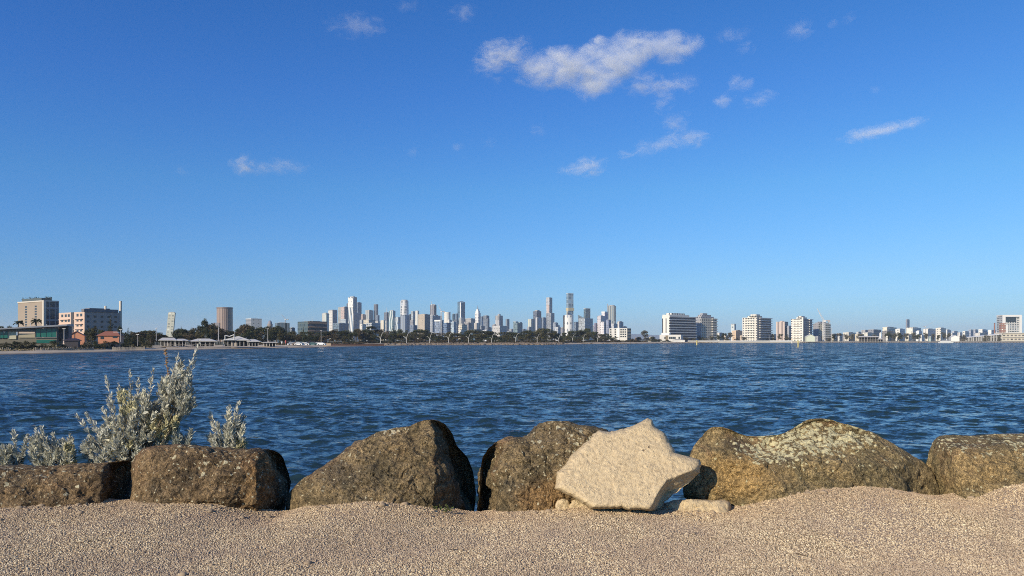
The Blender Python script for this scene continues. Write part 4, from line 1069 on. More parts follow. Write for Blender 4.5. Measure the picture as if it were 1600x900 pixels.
e3,s,ze,zr=house(101,122,528.5,531.5,545,240,flat('dark_shed_wall',(.05,.045,.05),.8),flat('dark_shed_roof',(.04,.035,.05),.6),'long dark low shed below the orange gabled house','shed',gable='hip',depth=3)
# ---- lone blocks right of the hotels
def leaning():
    D=900; s=D/F; e=empty('tower_block',(X(264.5,D),D,LAND),R(8),'pale tower leaning to the right beyond the beach pavilions','building')
    m=MB(); H=Z(488.5,D)-LAND; sh=4.0*s; w_,d=10.0*s,4.5*s
    P=[(-w_/2,-d/2),(w_/2,-d/2),(w_/2,d/2),(-w_/2,d/2)]; m.prism(P,0,H,[(a+sh,b) for a,b in P]); m.build('body',facade((.56,.56,.46),(.46,.48,.40),4,3.3,.6,.5),e)
    m=MB(); m.prism([(a*.8+sh,b*.8) for a,b in P],H-.01,H+.8); m.build('roof_plant',PLANT,e)
leaning()
def bronze():
    e,r,H=drum(334.5,358.5,481,900,facade((.40,.30,.24),(.20,.15,.13),2.2,60,.4,1.0,rough=.38,gl=.3),'round bronze coloured tower with vertical ribs behind the dark trees',n=40)
    m=MB(); n=40; m.prism([(math.cos(2*math.pi*i/n)*r*1.03,math.sin(2*math.pi*i/n)*r*1.03) for i in range(n)],H-.6,H+.9); m.build('roof_rim',flat('bronze_rim',(.22,.17,.15),.4),e)
    m=MB(); m.box(-r*1.08,-r*.28,-r*1.05,-r*.2,0,H*.56); m.build('lift_annex',flat('annex_grey',(.24,.22,.23),.7),e)
bronze()
FG=facade
block(384,392.5,409,498,760,FG((.30,.31,.33),wu=3,wv=3.4,fu=.4),'white faced block with a dark left flank above the trees',50,matr=FG(WHITE,(.45,.42,.36),5,3.5,.25,.3),plant_px=.8,cap=.5)
e,r,H=drum(416.5,424.5,506,700,flat('stone_drum',(.30,.27,.25),.8),'small round tower with a dome above the trees',n=18)
m=MB(); 
for k in range(5):
    a0,a1=k*math.pi/10,(k+1)*math.pi/10
    m.prism([(math.cos(2*math.pi*i/18)*r*.8*math.cos(a0),math.sin(2*math.pi*i/18)*r*.8*math.cos(a0)) for i in range(18)],H+math.sin(a0)*r*1.4,H+math.sin(a1)*r*1.4,[(math.cos(2*math.pi*i/18)*r*.8*math.cos(a1),math.sin(2*math.pi*i/18)*r*.8*math.cos(a1)) for i in range(18)])
m.build('dome',flat('slate_dome',(.25,.25,.27),.6),e)
e_g,WR,WL,H=block(429.5,433,452.5,504.5,640,FG((.17,.21,.24),(.07,.10,.12),3,60,.6,1),'blue grey glass block with a crane on its roof',62,plant_px=.8)
block(452.5,456,461,512,700,FG((.2,.22,.24),wu=3,wv=3),'small grey block beside the crane topped block',40,plant_px=.6)
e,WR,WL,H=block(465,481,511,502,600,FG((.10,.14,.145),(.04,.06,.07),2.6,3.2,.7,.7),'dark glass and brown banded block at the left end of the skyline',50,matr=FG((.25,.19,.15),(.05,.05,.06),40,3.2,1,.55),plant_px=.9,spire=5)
for k in range(6):
    q=MB(); q.box(WR*.03,WR*.72,-1.0,0,H-1.7-3.2*k,H-1.3-3.2*k); q.build('balcony',flat('brown_band',(.33,.26,.21),.8),e)
# ---- the skyline, left cluster
block(503,510,514,489.5,1700,FG(WHITE,(.2,.28,.26),4,60,.45,1),'white and pale green tower with red roof edge at the skyline left end',36,plant_px=1)
e,WR,WL,H=block(513,519.5,527,485.5,1900,FG(WHITE,(.35,.33,.30),4.5,7,.3,.4),'white fronted tower with a boxy dark roof frame',36,matr=FG((.26,.30,.34),(.14,.18,.22),4,4,.7,.5),plant_px=1.6,ins=.02)
block(528,533,537,480,2500,FG((.40,.42,.38),(.2,.22,.22),4,4,.5,.6),'pale grey left half of the twin blocks beside the tallest striped tower',36,plant_px=.4,group=None)
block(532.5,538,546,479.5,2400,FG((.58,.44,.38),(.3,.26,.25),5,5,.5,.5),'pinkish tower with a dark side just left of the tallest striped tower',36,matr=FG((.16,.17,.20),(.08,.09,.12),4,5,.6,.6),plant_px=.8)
block(520,530,545,505,1500,FG((.17,.23,.28),(.08,.12,.15),3.5,3.5,.6,.7),'low glassy blue block with a white angled canopy',40,plant_px=.5)
block(532,540,541.5,498.5,1600,FG(PALEB,(.2,.24,.28),3,3.5,.5,.5),'small pale block in front of the pinkish tower',34,plant_px=.4)
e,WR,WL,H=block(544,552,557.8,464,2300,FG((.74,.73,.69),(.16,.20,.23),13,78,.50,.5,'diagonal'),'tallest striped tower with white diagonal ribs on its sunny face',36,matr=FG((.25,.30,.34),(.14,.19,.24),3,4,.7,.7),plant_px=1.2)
q=MB(); q.box(-.8,.0,0,WL,H*.76,H*.98); q.build('lattice_screen',FG((.80,.79,.74),(.22,.22,.22),11,22,.28,.5,'lattice'),e)
block(556.5,559,565,472.5,2450,FG((.20,.25,.31),(.10,.14,.19),4,4,.7,.7),'blue grey slab tower right of the tallest striped tower',40,plant_px=.6)
block(541.5,543.5,546.5,474,2500,FG((.16,.18,.21),(.09,.1,.13),4,4,.6,.6),'narrow dark tower peeping out left of the tallest striped tower',36,plant_px=.3)
block(564,567,571,491,2300,FG((.42,.33,.28),(.2,.17,.16),4,4,.5,.5),'brick coloured low tower between the slab and the pale ribbed tower',36,plant_px=.3)
block(571,577,583.5,484.7,2300,FG((.50,.50,.47),(.25,.27,.28),6,60,.45,1),'pale ribbed tower in the gap right of the blue grey slab',36,plant_px=.6)
block(584,588,591,475.5,2500,FG((.22,.23,.25),(.12,.13,.15),6,60,.5,1),'slim dark grey tower with vertical stripes',36,plant_px=.3,ins=.1)
block(587,590,593,492.5,2300,FG((.20,.24,.30),(.1,.13,.17),4,4,.6,.6),'short blue grey tower at the foot of the slim dark grey one',36,plant_px=.3)
block(568,576,586.5,499.5,1300,FG(CREAM,(.3,.28,.25),3.5,3.5,.5,.5),'cream low block with balconies behind the umbrella pine',38,matr=FG((.50,.46,.40),(.25,.25,.25),4,3.5,.6,.5),plant_px=1.6)
block(562,566,572,506.5,1250,FG(WHITE,(.4,.38,.36),5,3.5,.4,.5),'small white block left of the cream low block',38,plant_px=.4)
block(572,581,594.5,504.5,1150,FG((.55,.55,.52),(.15,.19,.24),4.2,4.0,.74,.72),'grey glass block with a white grid of floors',40,plant_px=.3)
block(594.5,599.5,602,500.5,1400,FG(CREAM,(.4,.38,.33),4,60,.4,1),'narrow cream block with upright ribs',36,plant_px=.3)
e,WR,WL,H=block(600,604.5,608,488,2100,FG((.17,.19,.22),(.09,.1,.13),4,4,.6,.6),'dark tower with a short white stripe and a thin mast',36,plant_px=.3,spire=8)
q=MB(); q.box(-1.2,0,WL*.15,WL*.6,H*.30,H*.70); q.build('white_panel',WHITEP,e)
e,WR,WL,H=block(607.5,614,618,485.5,2000,FG((.62,.66,.64),(.12,.22,.25),6.5,60,.50,1,'wave'),'tower with wavy white and green vertical fins',36,plant_px=1)
block(618,622,625.5,495.5,2000,FG((.60,.64,.66),(.2,.25,.3),6.5,45,.50,1,'wave'),'shorter tower with wavy fins beside its taller twin',36,plant_px=.3)
e,r,H=drum(624.5,637.6,469.5,2500,FG((.74,.73,.70),(.33,.36,.38),16,9,.5,.8,'grid'),'curved white tower tapering to its top',n=30,top_taper=.93,bulge=.06,cap_h=1.4)
block(625.5,633,640,492,1800,FG((.27,.30,.34),(.17,.20,.24),5,60,.5,1),'wide grey tower standing in front of the curved white tower',36,matr=FG((.33,.36,.40),(.22,.25,.3),4,60,.5,1),plant_px=.3)
block(639,640.5,642.5,491,2300,FG(DARK,wu=4,wv=4),'very narrow dark tower right of the wide grey tower',36,plant_px=.2)
block(642,645.5,649,487.5,2400,FG((.45,.48,.47),(.22,.28,.33),4,4,.6,.6),'blue grey tower with a dark cap left of the pale pair',36,plant_px=1.2,ins=.05)
block(648.7,652.5,655,485.5,2300,FG((.68,.67,.60),(.45,.45,.42),5,60,.3,1),'pale cream slim tower left of the tan slab block',36,plant_px=.3)
block(640,646,652,508,1300,FG((.22,.26,.33),(.1,.13,.18),3.5,3.5,.6,.6),'low blue grey block at the foot of the pale cream tower',38,plant_px=.4)
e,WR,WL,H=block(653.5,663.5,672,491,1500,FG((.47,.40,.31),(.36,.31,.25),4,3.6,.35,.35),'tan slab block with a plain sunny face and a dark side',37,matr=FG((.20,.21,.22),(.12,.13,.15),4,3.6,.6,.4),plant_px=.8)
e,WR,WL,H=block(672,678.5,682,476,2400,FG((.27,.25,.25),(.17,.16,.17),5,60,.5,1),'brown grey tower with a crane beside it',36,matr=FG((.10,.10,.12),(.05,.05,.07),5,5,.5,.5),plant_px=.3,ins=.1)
block(666,676,690,493,1800,FG((.36,.38,.40),(.22,.25,.29),4,4,.6,.5),'broad grey stepped block under the cranes',38,plant_px=1.4)
block(679,688,693,502,1350,FG((.26,.31,.38),(.16,.20,.27),3.6,3.6,.7,.7),'blue glass block with a bright white roof band and white mast',40,plant_px=0,cap=2.2)
e,r,H=drum(693.5,703.5,487.5,2000,FG((.74,.72,.64),(.5,.48,.42),5,5,.2,.3),'white drum shaped tower',n=22)
block(697,702,706,499.5,1700,FG(WHITE,(.4,.36,.33),5,4,.4,.5),'small white block in front of the white drum',36,plant_px=.4)
block(692.5,698,704.5,504.5,1300,FG((.16,.22,.32),(.07,.11,.18),3.6,3.6,.7,.6),'deep blue glass low block between two pale ones',40,plant_px=.3)
block(704.3,709,713,503,1300,FG((.40,.47,.52),(.25,.32,.38),4,4,.6,.6),'pale blue low block with a white roof box',36,plant_px=1.0)
block(706.5,708.5,711,490.5,2400,FG((.14,.22,.26),(.08,.13,.17),4,4,.7,.7),'narrow teal tower with a sloping top',36,plant_px=.8,ins=.3)
block(711.5,713.5,716,490,2300,FG((.17,.22,.28),(.1,.13,.17),4,4,.7,.7),'narrow blue tower hard against the dark blue tower',36,plant_px=.3)
e,WR,WL,H=block(714.8,720,726.7,474,2400,FG((.12,.20,.27),(.08,.15,.21),4,4,.8,.8),'dark blue tower with a white spine and pointed crown',40,plant_px=0)
q=MB(); q.box(-1.6,1.2,-1.6,2.4,0,H+3); q.build('spine',WHITEP,e)
q=MB(); q.prism([(0,0),(WR,0),(WR,WL),(0,WL)],H-.02,[H+.5,H+5,H+9,H+5]); q.build('crown',FG((.12,.20,.27),(.08,.15,.21),4,4,.8,.8),e)
block(717,721,724.5,496.5,1900,FG((.50,.50,.47),(.3,.3,.3),4,60,.5,1),'small pale block low in front of the dark blue tower',36,plant_px=.5)
block(716,722,730,507,1250,FG(CREAM,(.2,.2,.2),3.8,3.6,.55,.5),'cream terraces of flats at the tree line',36,plant_px=1.5)
block(717.5,720.5,724,515,1150,FG(WHITE,(.15,.15,.16),3.8,4,.5,.5),'little white block with dark openings half hidden by trees',36,plant_px=0)
block(726.5,736,742.5,497.5,1900,FG((.42,.41,.39),(.25,.25,.26),4.4,4,.5,.5),'wide flat topped grey block left of the stepped white tower',38,plant_px=.4)
block(735,743,752,514.5,1150,FG((.10,.17,.22),(.05,.09,.13),4,4,.7,.6),'low dark teal block at the tree line',36,plant_px=.2)
block(725,732,737,504,1500,FG((.30,.28,.27),(.18,.18,.19),4,4,.5,.5),'small brownish block in front of the wide grey block',36,plant_px=.3)
e,WR,WL,H=block(742,747.5,751,489,2200,FG((.74,.72,.68),(.30,.30,.34),5,9,.4,.45),'white stepped tower with a spire',36,plant_px=0)
q=MB(); q.box(WR*.1,WR*.9,WL*.1,WL*.9,H-.02,H+6); q.box(WR*.2,WR*.8,WL*.25,WL*.75,H+6,H+11); q.build('crown',WHITEP,e)
q=MB(); q.bar((WR*.5,WL*.5,H+11),(WR*.5,WL*.5,H+24),1.6,.2,6); q.build('spire',flat('spire_grey',(.2,.2,.22),.6),e)
block(741,745,750,504.5,1700,FG((.60,.56,.50),(.35,.33,.32),4,60,.4,1),'pale low tower at the foot of the stepped white tower',36,plant_px=.3)
block(750.5,753,756,494.5,2300,FG((.25,.32,.40),(.15,.2,.27),4,60,.6,1),'blue striped tower just right of the stepped white tower',36,plant_px=.3)
e,WR,WL,H=block(755,760,764.5,493,2200,FG((.20,.23,.27),(.12,.14,.18),4,4,.6,.6),'dark grey pair of joined slabs',36,plant_px=.4)
block(760,762,764.8,498,2100,FG((.17,.19,.23),(.1,.12,.15),4,4,.6,.6),'slightly lower slab joined to the dark grey pair',36,plant_px=.3)
block(754,760,768,516,1150,FG((.66,.68,.70),(.3,.32,.35),4,3.5,.4,.4),'low white block with a blue roof box left of the wide pale block',36,plant_px=1.2)
e,WR,WL,H=block(774,780,785.7,493,2200,FG((.47,.46,.44),(.30,.30,.31),5,60,.5,1),'grey tower with a curved crown and thin mast',36,matr=FG((.28,.30,.33),(.18,.2,.23),4,60,.5,1),plant_px=2.4,ins=.3,spire=9)
block(769.5,781,792,509,1400,FG((.50,.49,.47),(.36,.36,.36),4,3.6,.4,.4),'wide pale block below the grey tower with the mast',38,plant_px=.4)
block(790,792.5,796,498.5,2200,FG((.24,.27,.31),(.14,.17,.2),4,4,.6,.6),'slim slate tower right of the grey tower with the mast',36,plant_px=.3)
block(792,795,800,518,1500,FG(PALEB,(.25,.28,.3),4,4,.5,.5),'tiny pale block just above the trees beside the slim slate tower',36,plant_px=.3)
e,WR,WL,H=block(802,808.5,816.5,504.5,1700,FG((.20,.27,.28),(.12,.17,.19),4,4,.7,.7),'teal notched tower standing alone',38,plant_px=0)
q=MB(); q.box(0,WR*.45,WL*.4,WL,H-.02,H+3.5); q.box(WR*.5,WR*.9,0,WL*.4,H-.02,H+2); q.build('crown',FG((.38,.42,.42),(.12,.17,.19),4,4,.7,.7),e)
# ---- middle cluster
block(825,830,836,498.7,2000,FG((.62,.62,.46),(.3,.33,.33),4.5,60,.45,1),'pale yellow green ribbed block at the left of the second cluster',36,matr=FG((.45,.46,.43),(.2,.24,.26),4.5,60,.5,1),plant_px=.6)
e,WR,WL,H=block(833.2,839,845.8,486,2300,FG((.14,.16,.19),(.09,.1,.13),4,5,.6,.6),'dark stepped tower behind the ribbed blocks',38,plant_px=1.6,ins=.2)
block(835.8,840.5,846.5,496,1900,FG((.60,.60,.60),(.16,.18,.22),7,60,.5,1),'black and white striped block in front of the dark stepped tower',36,plant_px=.3)
block(846,849,853.8,496,2000,FG((.22,.26,.31),(.13,.16,.2),4,4,.6,.6),'plain slate block left of the slim two stage tower',36,plant_px=.3)
e,WR,WL,H=block(853.2,858.5,863,464.8,2500,FG((.50,.50,.50),(.30,.34,.38),4,5,.6,.5),'slim two stage tower with an open crown',36,matr=FG((.26,.30,.33),(.17,.2,.23),4,5,.6,.6),plant_px=.3,ins=.1)
q=MB(); q.box(-1.4,.0,WL*.10,WL*.62,H*.45,H*.83); q.build('pink_panel',FG((.60,.47,.40),(.4,.3,.27),4,5,.4,.4),e)
e,WR,WL,H=block(853.5,861,866.3,489,2300,FG((.27,.29,.31),(.18,.20,.23),4,4,.6,.6),'broad grey base tower below the slim two stage tower',36,plant_px=.2)
block(864,868,872,504,1800,FG((.30,.33,.38),(.2,.23,.27),4,4,.6,.6),'small slate block right of the broad grey base tower',36,plant_px=.4)
block(867,872,876,511.5,1400,FG((.45,.47,.50),(.3,.32,.35),4,4,.5,.5),'low pale blue block with a sloping white roof',36,plant_px=.4,cap=.5)
e,WR,WL,H=block(885,888,896,458.5,2600,FG((.30,.38,.43),(.16,.23,.28),7,13,.85,.78),'tallest glass tower with a golden band at mid height',58,matr=FG((.33,.42,.47),(.17,.25,.30),14,13,.88,.74),plant_px=0,cap=.4)
q=MB(); q.box(-1.6,WR*1.06,-2.2,WL+1,H*.63,H*.69); q.build('golden_band',flat('gold_cladding',(.60,.50,.28),.4),e)
q=MB(); q.box(-1.8,.0,WL*.2,WL*.7,H*.42,H*.64); q.build('golden_core',flat('pale_gold',(.62,.56,.40),.5),e)
e,r,H=drum(880.8,896.7,492.5,1700,FG((.78,.77,.73),(.25,.27,.30),8,16,.26,.5,'scallop'),'white drum shaped tower covered in a scalloped pattern',n=32,cap_h=.8)
q=MB(); q.box(-r*1.04,-r*.78,-r*.62,r*.2,0,H*1.0); q.build('dark_slot',DKS,e)
block(896.5,900,904,503,1900,FG((.18,.22,.27),(.1,.13,.17),4,4,.6,.6),'slate block tucked against the right of the patterned drum',36,plant_px=.3)
def wedge():
    D=2000; s=D/F; e=empty('tower_block',(X(904,D),D,LAND),0,'grey tower with a concave sloping roof line','building'); w_=9*s
    q=MB(); H0=Z(492,D)-LAND; H1=Z(495.5,D)-LAND; q.prism([(0,0),(w_*.5,0),(w_,0),(w_,w_),(0,w_)],0,[H0,H1,H1-1,H1-1,H0]); q.build('body',FG((.22,.27,.30),(.14,.18,.21),4,4,.7,.7),e)
wedge()
block(904,914,926.3,497.2,1700,FG((.36,.39,.41),(.27,.30,.33),4,3.8,.6,.6),'broad slanting faced grey block below the square dark tower',38,plant_px=.2)
block(912,915,922.4,482,2300,FG((.13,.18,.20),(.09,.13,.15),4,5,.7,.7),'square dark tower with a plain flat top',50,plant_px=0,cap=.4)
block(928,930.5,934,505,1900,FG((.26,.25,.32),(.16,.15,.21),4,4,.6,.6),'short purple grey block in the gap after the square dark tower',36,plant_px=.6)
block(933.3,939,945,493.5,1900,FG((.62,.58,.58),(.33,.30,.33),4.5,4,.45,.5),'pinkish white tower of the right cluster',36,plant_px=.8)
block(940,945,950,488.5,2100,FG((.72,.70,.70),(.45,.40,.5),5,5,.4,.4),'tower with a white top and lilac front behind the pinkish white one',36,matr=FG((.38,.34,.47),(.3,.26,.38),5,5,.5,.5),plant_px=0,cap=1.8)
block(937.5,943.5,948,503,1500,FG((.76,.73,.72),(.24,.2,.2),4,3.6,.45,.5),'white balconied block low in the right cluster',36,plant_px=.5)
e,r,H=drum(950,963.3,478,2300,FG((.42,.44,.40),(.22,.26,.28),6,60,.5,1),'curved glass tower, tallest of the right cluster',n=28,oval=.8,cap_h=1.4)
q=MB(); q.box(-r*1.04,-r*.9,-r*.4,r*.4,0,H+7); q.build('fin',flat('fin_grey',(.4,.42,.42),.6),e)
block(947,951,955,499.5,1500,FG((.28,.31,.40),(.18,.2,.28),4,3.6,.6,.6),'blue grey block in front of the curved glass tower',36,plant_px=.3)
block(955,959,965,505.5,1450,FG((.50,.50,.50),(.35,.35,.37),4,3.6,.5,.5),'pale grey low block under the curved glass tower',36,plant_px=.3)
block(964,967.5,974,502.5,1500,FG((.62,.60,.56),(.3,.3,.3),4.5,3.6,.4,.5),'cream and grey block right of the curved glass tower',36,matr=FG((.36,.38,.42),(.22,.24,.28),3.5,60,.5,1),plant_px=.8)
def villa():
    D=780; e,WR,WL,H=block(952,980,986,512.8,D,FG(WHITE,fu=0,fv=0),'white villa like block with rows of square dark windows at the shore',26,'apartment_building',plant=False,matr=FG((.16,.2,.2),(.06,.1,.1),4,3.3,.8,.6))
    add_windows(e,WR,WL,H,left=[(f,H-z) for f in (.10,.22,.34,.66,.92) for z in (1.6,4.0,6.4,8.8)],wm=1.7,hm=1.4)
    q=MB(); q.box(-.5,0,WL*.42,WL*.58,0,H+.5); q.build('stair_tower',WHITEP,e)
villa()
# ---- right hand shore: apartment towers
def apartments(px0,ps,px1,ytop,D,mat,matr,label,alpha,floors,fh,steps,bal=('r',.02,.98),balcol=WHITE,balleft=False,name='apartment_building'):
    e,WR,WL,H=block(px0,ps,px1,ytop,D,mat,label,alpha,name,matr=matr,plant=False)
    s=D/F
    for (a0,a1,b0,b1,h) in steps:
        q=MB(); q.box(WR*a0,WR*a1,WL*b0,WL*b1,H-.05,H+h*s); q.build('penthouse',mat,e)
    bm_=flat('balcony_white',balcol,.7)
    for k in range(floors):
        z=H-.3-fh*k
        if z<4: break
        q=MB()
        q.box(WR*bal[1],WR*bal[2],-1.6,0,z-.95,z)
        if balleft: q.box(-1.3,0,WL*.25,WL*.80,z-.4,z)
        q.build('balcony',bm_,e)
    return e,WR,WL,H
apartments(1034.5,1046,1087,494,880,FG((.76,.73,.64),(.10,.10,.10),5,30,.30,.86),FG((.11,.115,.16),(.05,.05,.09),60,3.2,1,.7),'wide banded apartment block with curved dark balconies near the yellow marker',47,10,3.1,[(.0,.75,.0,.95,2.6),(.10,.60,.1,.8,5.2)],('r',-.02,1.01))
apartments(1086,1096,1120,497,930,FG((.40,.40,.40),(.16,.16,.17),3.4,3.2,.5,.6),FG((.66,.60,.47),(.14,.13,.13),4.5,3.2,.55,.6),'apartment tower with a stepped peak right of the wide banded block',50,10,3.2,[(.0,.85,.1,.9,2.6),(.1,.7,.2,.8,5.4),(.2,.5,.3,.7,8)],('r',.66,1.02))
apartments(1160,1183,1205,496,980,FG((.74,.70,.60),(.13,.14,.15),3.6,3.2,.48,.55),FG((.30,.30,.31),(.08,.09,.10),3.2,3.2,.6,.6),'cream apartment tower with a stepped penthouse, middle of the right shore',42,11,3.2,[(.0,.4,.05,.65,2.6),(.0,.25,.05,.45,5)],('r',.15,1.02),balleft=True)
apartments(1212.5,1226,1231.5,502.5,1150,FG((.62,.51,.44),(.40,.32,.28),6,60,.42,1),FG((.30,.26,.25),(.12,.12,.13),4,3.3,.5,.5),'pinkish apartment slab with upright ribs',38,0,3,[(.1,.6,.3,.6,1.2)])
block(1230,1233,1237,509,1150,FG((.33,.34,.37),(.2,.21,.24),4,4,.5,.5),'low grey block between the pinkish slab and the white stepped tower',40,plant_px=.3)
apartments(1236,1255,1269,498,1000,FG((.78,.75,.66),(.15,.15,.16),4.2,3.2,.42,.5),FG((.22,.225,.24),(.42,.42,.40),3.4,3.2,.34,.3),'white apartment tower with stepped top left of the crane',40,10,3.2,[(.0,.4,.0,.55,2.4),(.0,.3,.1,.42,4.4)],('r',.6,1.02),balleft=True)
apartments(1270.6,1279,1298,505.5,1050,FG((.30,.30,.31),(.18,.18,.19),5,3.2,.3,.4),FG((.66,.59,.44),(.16,.15,.14),4,3.2,.5,.55),'cream apartment tower with a dark left flank directly under the crane',58,8,3.2,[(.1,.9,.1,.9,1.6),(.25,.7,.2,.8,3.2)],('r',.3,.9))
e,WR,WL,H=block(1142,1147.5,1150,507,1200,FG((.60,.64,.62),(.35,.42,.45),5,5,.5,.5),'small pale tower with a dark cap right of the peaked apartments',38,plant_px=1.2,ins=.05)
block(1144,1150,1160,516.5,1050,FG((.66,.50,.34),(.25,.22,.2),4,3.4,.4,.5),'low orange and cream flats below the small pale tower',45,'apartment_building',plant_px=1)
block(1118,1124,1131,520,1020,FG(WHITE,(.25,.25,.25),4,3.4,.4,.4),'low white house right of the peaked apartments',40,'house',plant_px=.5)
def lowwhite():
    D=860; e,WR,WL,H=block(1030.6,1064,1067,523,D,FG(WHITE,fu=0,fv=0),'long low white building in front of the wide banded apartments',22,'apartment_building',plant=False)
    add_windows(e,WR,WL,H,left=[(f,H*.55) for f in (.08,.28,.36,.44,.52,.74)],wm=1.8,hm=2.6)
    q=MB(); q.box(1,WR*.8,WL*.55,WL*.92,H-.02,H+2.2); q.build('roof_storey',WHITEP,e)
    q=MB(); q.box(-.4,0,WL*.60,WL*.72,.5,H*.9); q.build('garage_door',flat('timber_screen',(.22,.18,.12),.8),e)
lowwhite()
house(1052,1070,530.2,531.2,535,850,WHITEP,ROOF,'very low white shelter at the water in front of the banded apartments','shelter',gable='hip')
house(1260,1273.5,522.6,526,535,950,flat('cream_shed',(.62,.66,.52),.7),flat('cream_roof',(.68,.68,.60),.6),'cream gabled boat house below the crane','boat_house',depth=14)
block(1274,1278,1283,525.5,990,FG((.30,.31,.33),(.2,.2,.2),3,3,.4,.4),'dark shed beside the cream boat house',40,'shed',plant_px=.4)
for (a,s_,b,y,D,c,g,lab) in [(1296,1302,1310,522,1100,(.20,.2,.19),DARK,'dark low building right of the crane tower'),(1304,1312,1318,521.5,1150,WHITE,(.3,.3,.28),'small white house with a dark roof box, first of the low houses'),
    (1317,1326,1337,519.5,1200,(.70,.66,.56),(.35,.33,.3),'long cream low block, second of the low houses'),(1336,1342,1350,522,1150,(.62,.55,.42),(.3,.27,.24),'sandy low house with a dark roof'),
    (1346,1352,1358,515.5,1350,(.42,.42,.42),(.2,.2,.22),'grey stepped low block behind the sandy house'),(1356,1365,1377,514.8,1300,(.26,.27,.29),(.12,.13,.15),'dark grey office block with a jagged roof left of the white beacon tower'),
    (1348,1356,1366,520,1180,(.72,.70,.60),(.35,.33,.3),'white low flats below the dark grey office block'),(1379,1386,1401,511.2,1250,(.72,.68,.54),(.45,.43,.36),'cream block with a dark roof line right of the white beacon tower'),
    (1378,1386,1396,517,1150,(.24,.23,.22),(.12,.12,.12),'brown grey low block in front of the cream block with dark roof line'),(1399,1406,1414,514,1250,(.74,.73,.68),(.4,.4,.38),'white house between the cream block and the dark slim tower'),
    (1416,1426,1439,512,1200,(.76,.73,.63),(.45,.43,.38),'wide white block right of the dark slim tower'),(1431,1436,1441,517,1100,(.74,.76,.76),(.4,.43,.45),'narrow white house at the right foot of the wide white block'),
    (1414,1420,1428,523,1080,(.66,.62,.50),(.3,.28,.25),'small cream house low among the trees'),(1442,1450,1462,514,1200,(.78,.76,.70),(.14,.14,.14),'white block with long dark window bands'),
    (1462,1470,1478,512.5,1150,(.74,.70,.60),(.22,.21,.2),'white gridded block with rows of small windows'),(1476,1480,1486,515.5,1250,(.70,.70,.68),(.4,.4,.4),'pale narrow block right of the gridded one'),
    (1496,1500,1505,519.5,1400,(.66,.65,.62),(.4,.4,.4),'tiny pale block at the left of the pier roof'),(1504,1508,1514,517.5,1300,(.76,.74,.66),(.4,.4,.36),'small white block with a curved top above the pier roof'),
    (1513,1517,1521,515,1500,(.33,.36,.42),(.25,.28,.33),'left hazy grey block above the pier roof'),(1520,1524,1528,514.8,1550,(.38,.40,.44),(.28,.3,.35),'right hazy grey block above the pier roof'),
    (1529,1535,1543,514.5,1300,(.76,.75,.70),(.45,.45,.42),'white stepped block above the middle of the pier roof'),(1544,1549,1556,515.5,1300,(.78,.76,.70),(.5,.5,.46),'white block left of the brick chimney'),
    (1524,1531,1540,520.5,1180,(.62,.60,.55),(.35,.33,.3),'low pale sheds peeping over the pier roof')]:
    e,WR,WL,H=block(a,s_,b,y,D,FG(c,g,4,3.3,.5,.45),lab,42,'house' if 'house' in lab else 'low_building',plant_px=.9 if D<1300 else .3)
block(1415.2,1417.5,1421.3,499,1900,FG((.25,.26,.30),(.17,.18,.21),4,60,.5,1),'dark slim tower alone above the low right shore',42,plant_px=.3)
# white beacon tower
D=1000; e=empty('beacon_tower',(X(1375.5,D),D,LAND-.1),0,'slim white beacon tower on the far shore','tower'); H=Z(519,D)-LAND; q=MB(); n=12
q.prism([(math.cos(6.283*i/n)*1.5,math.sin(6.283*i/n)*1.5) for i in range(n)],0,H*.88,[(math.cos(6.283*i/n)*1.1,math.sin(6.283*i/n)*1.1) for i in range(n)]); q.build('shaft',WHITEP,e)
q=MB(); q.prism([(math.cos(6.283*i/n)*1.4,math.sin(6.283*i/n)*1.4) for i in range(n)],H*.88,H*.91); q.prism([(math.cos(6.283*i/n)*.9,math.sin(6.283*i/n)*.9) for i in range(n)],H*.91,H,[(math.cos(6.283*i/n)*.2,math.sin(6.283*i/n)*.2) for i in range(n)]); q.build('lantern',WHITEP,e)
# brick chimney
D=1250; e=empty('chimney',(X(1554,D),D,LAND),0,'tall brick chimney near the right edge','chimney'); H=Z(504.5,D)-LAND; q=MB()
q.prism([(math.cos(6.283*i/n)*1.35,math.sin(6.283*i/n)*1.35) for i in range(n)],0,H,[(math.cos(6.283*i/n)*.95,math.sin(6.283*i/n)*.95) for i in range(n)]); q.build('shaft',flat('brick',(.30,.14,.10),.9,.15,1),e)
q=MB(); q.prism([(math.cos(6.283*i/n)*1.15,math.sin(6.283*i/n)*1.15) for i in range(n)],H*.96,H*.985); q.build('collar',flat('brick_dark',(.2,.1,.08),.9),e)
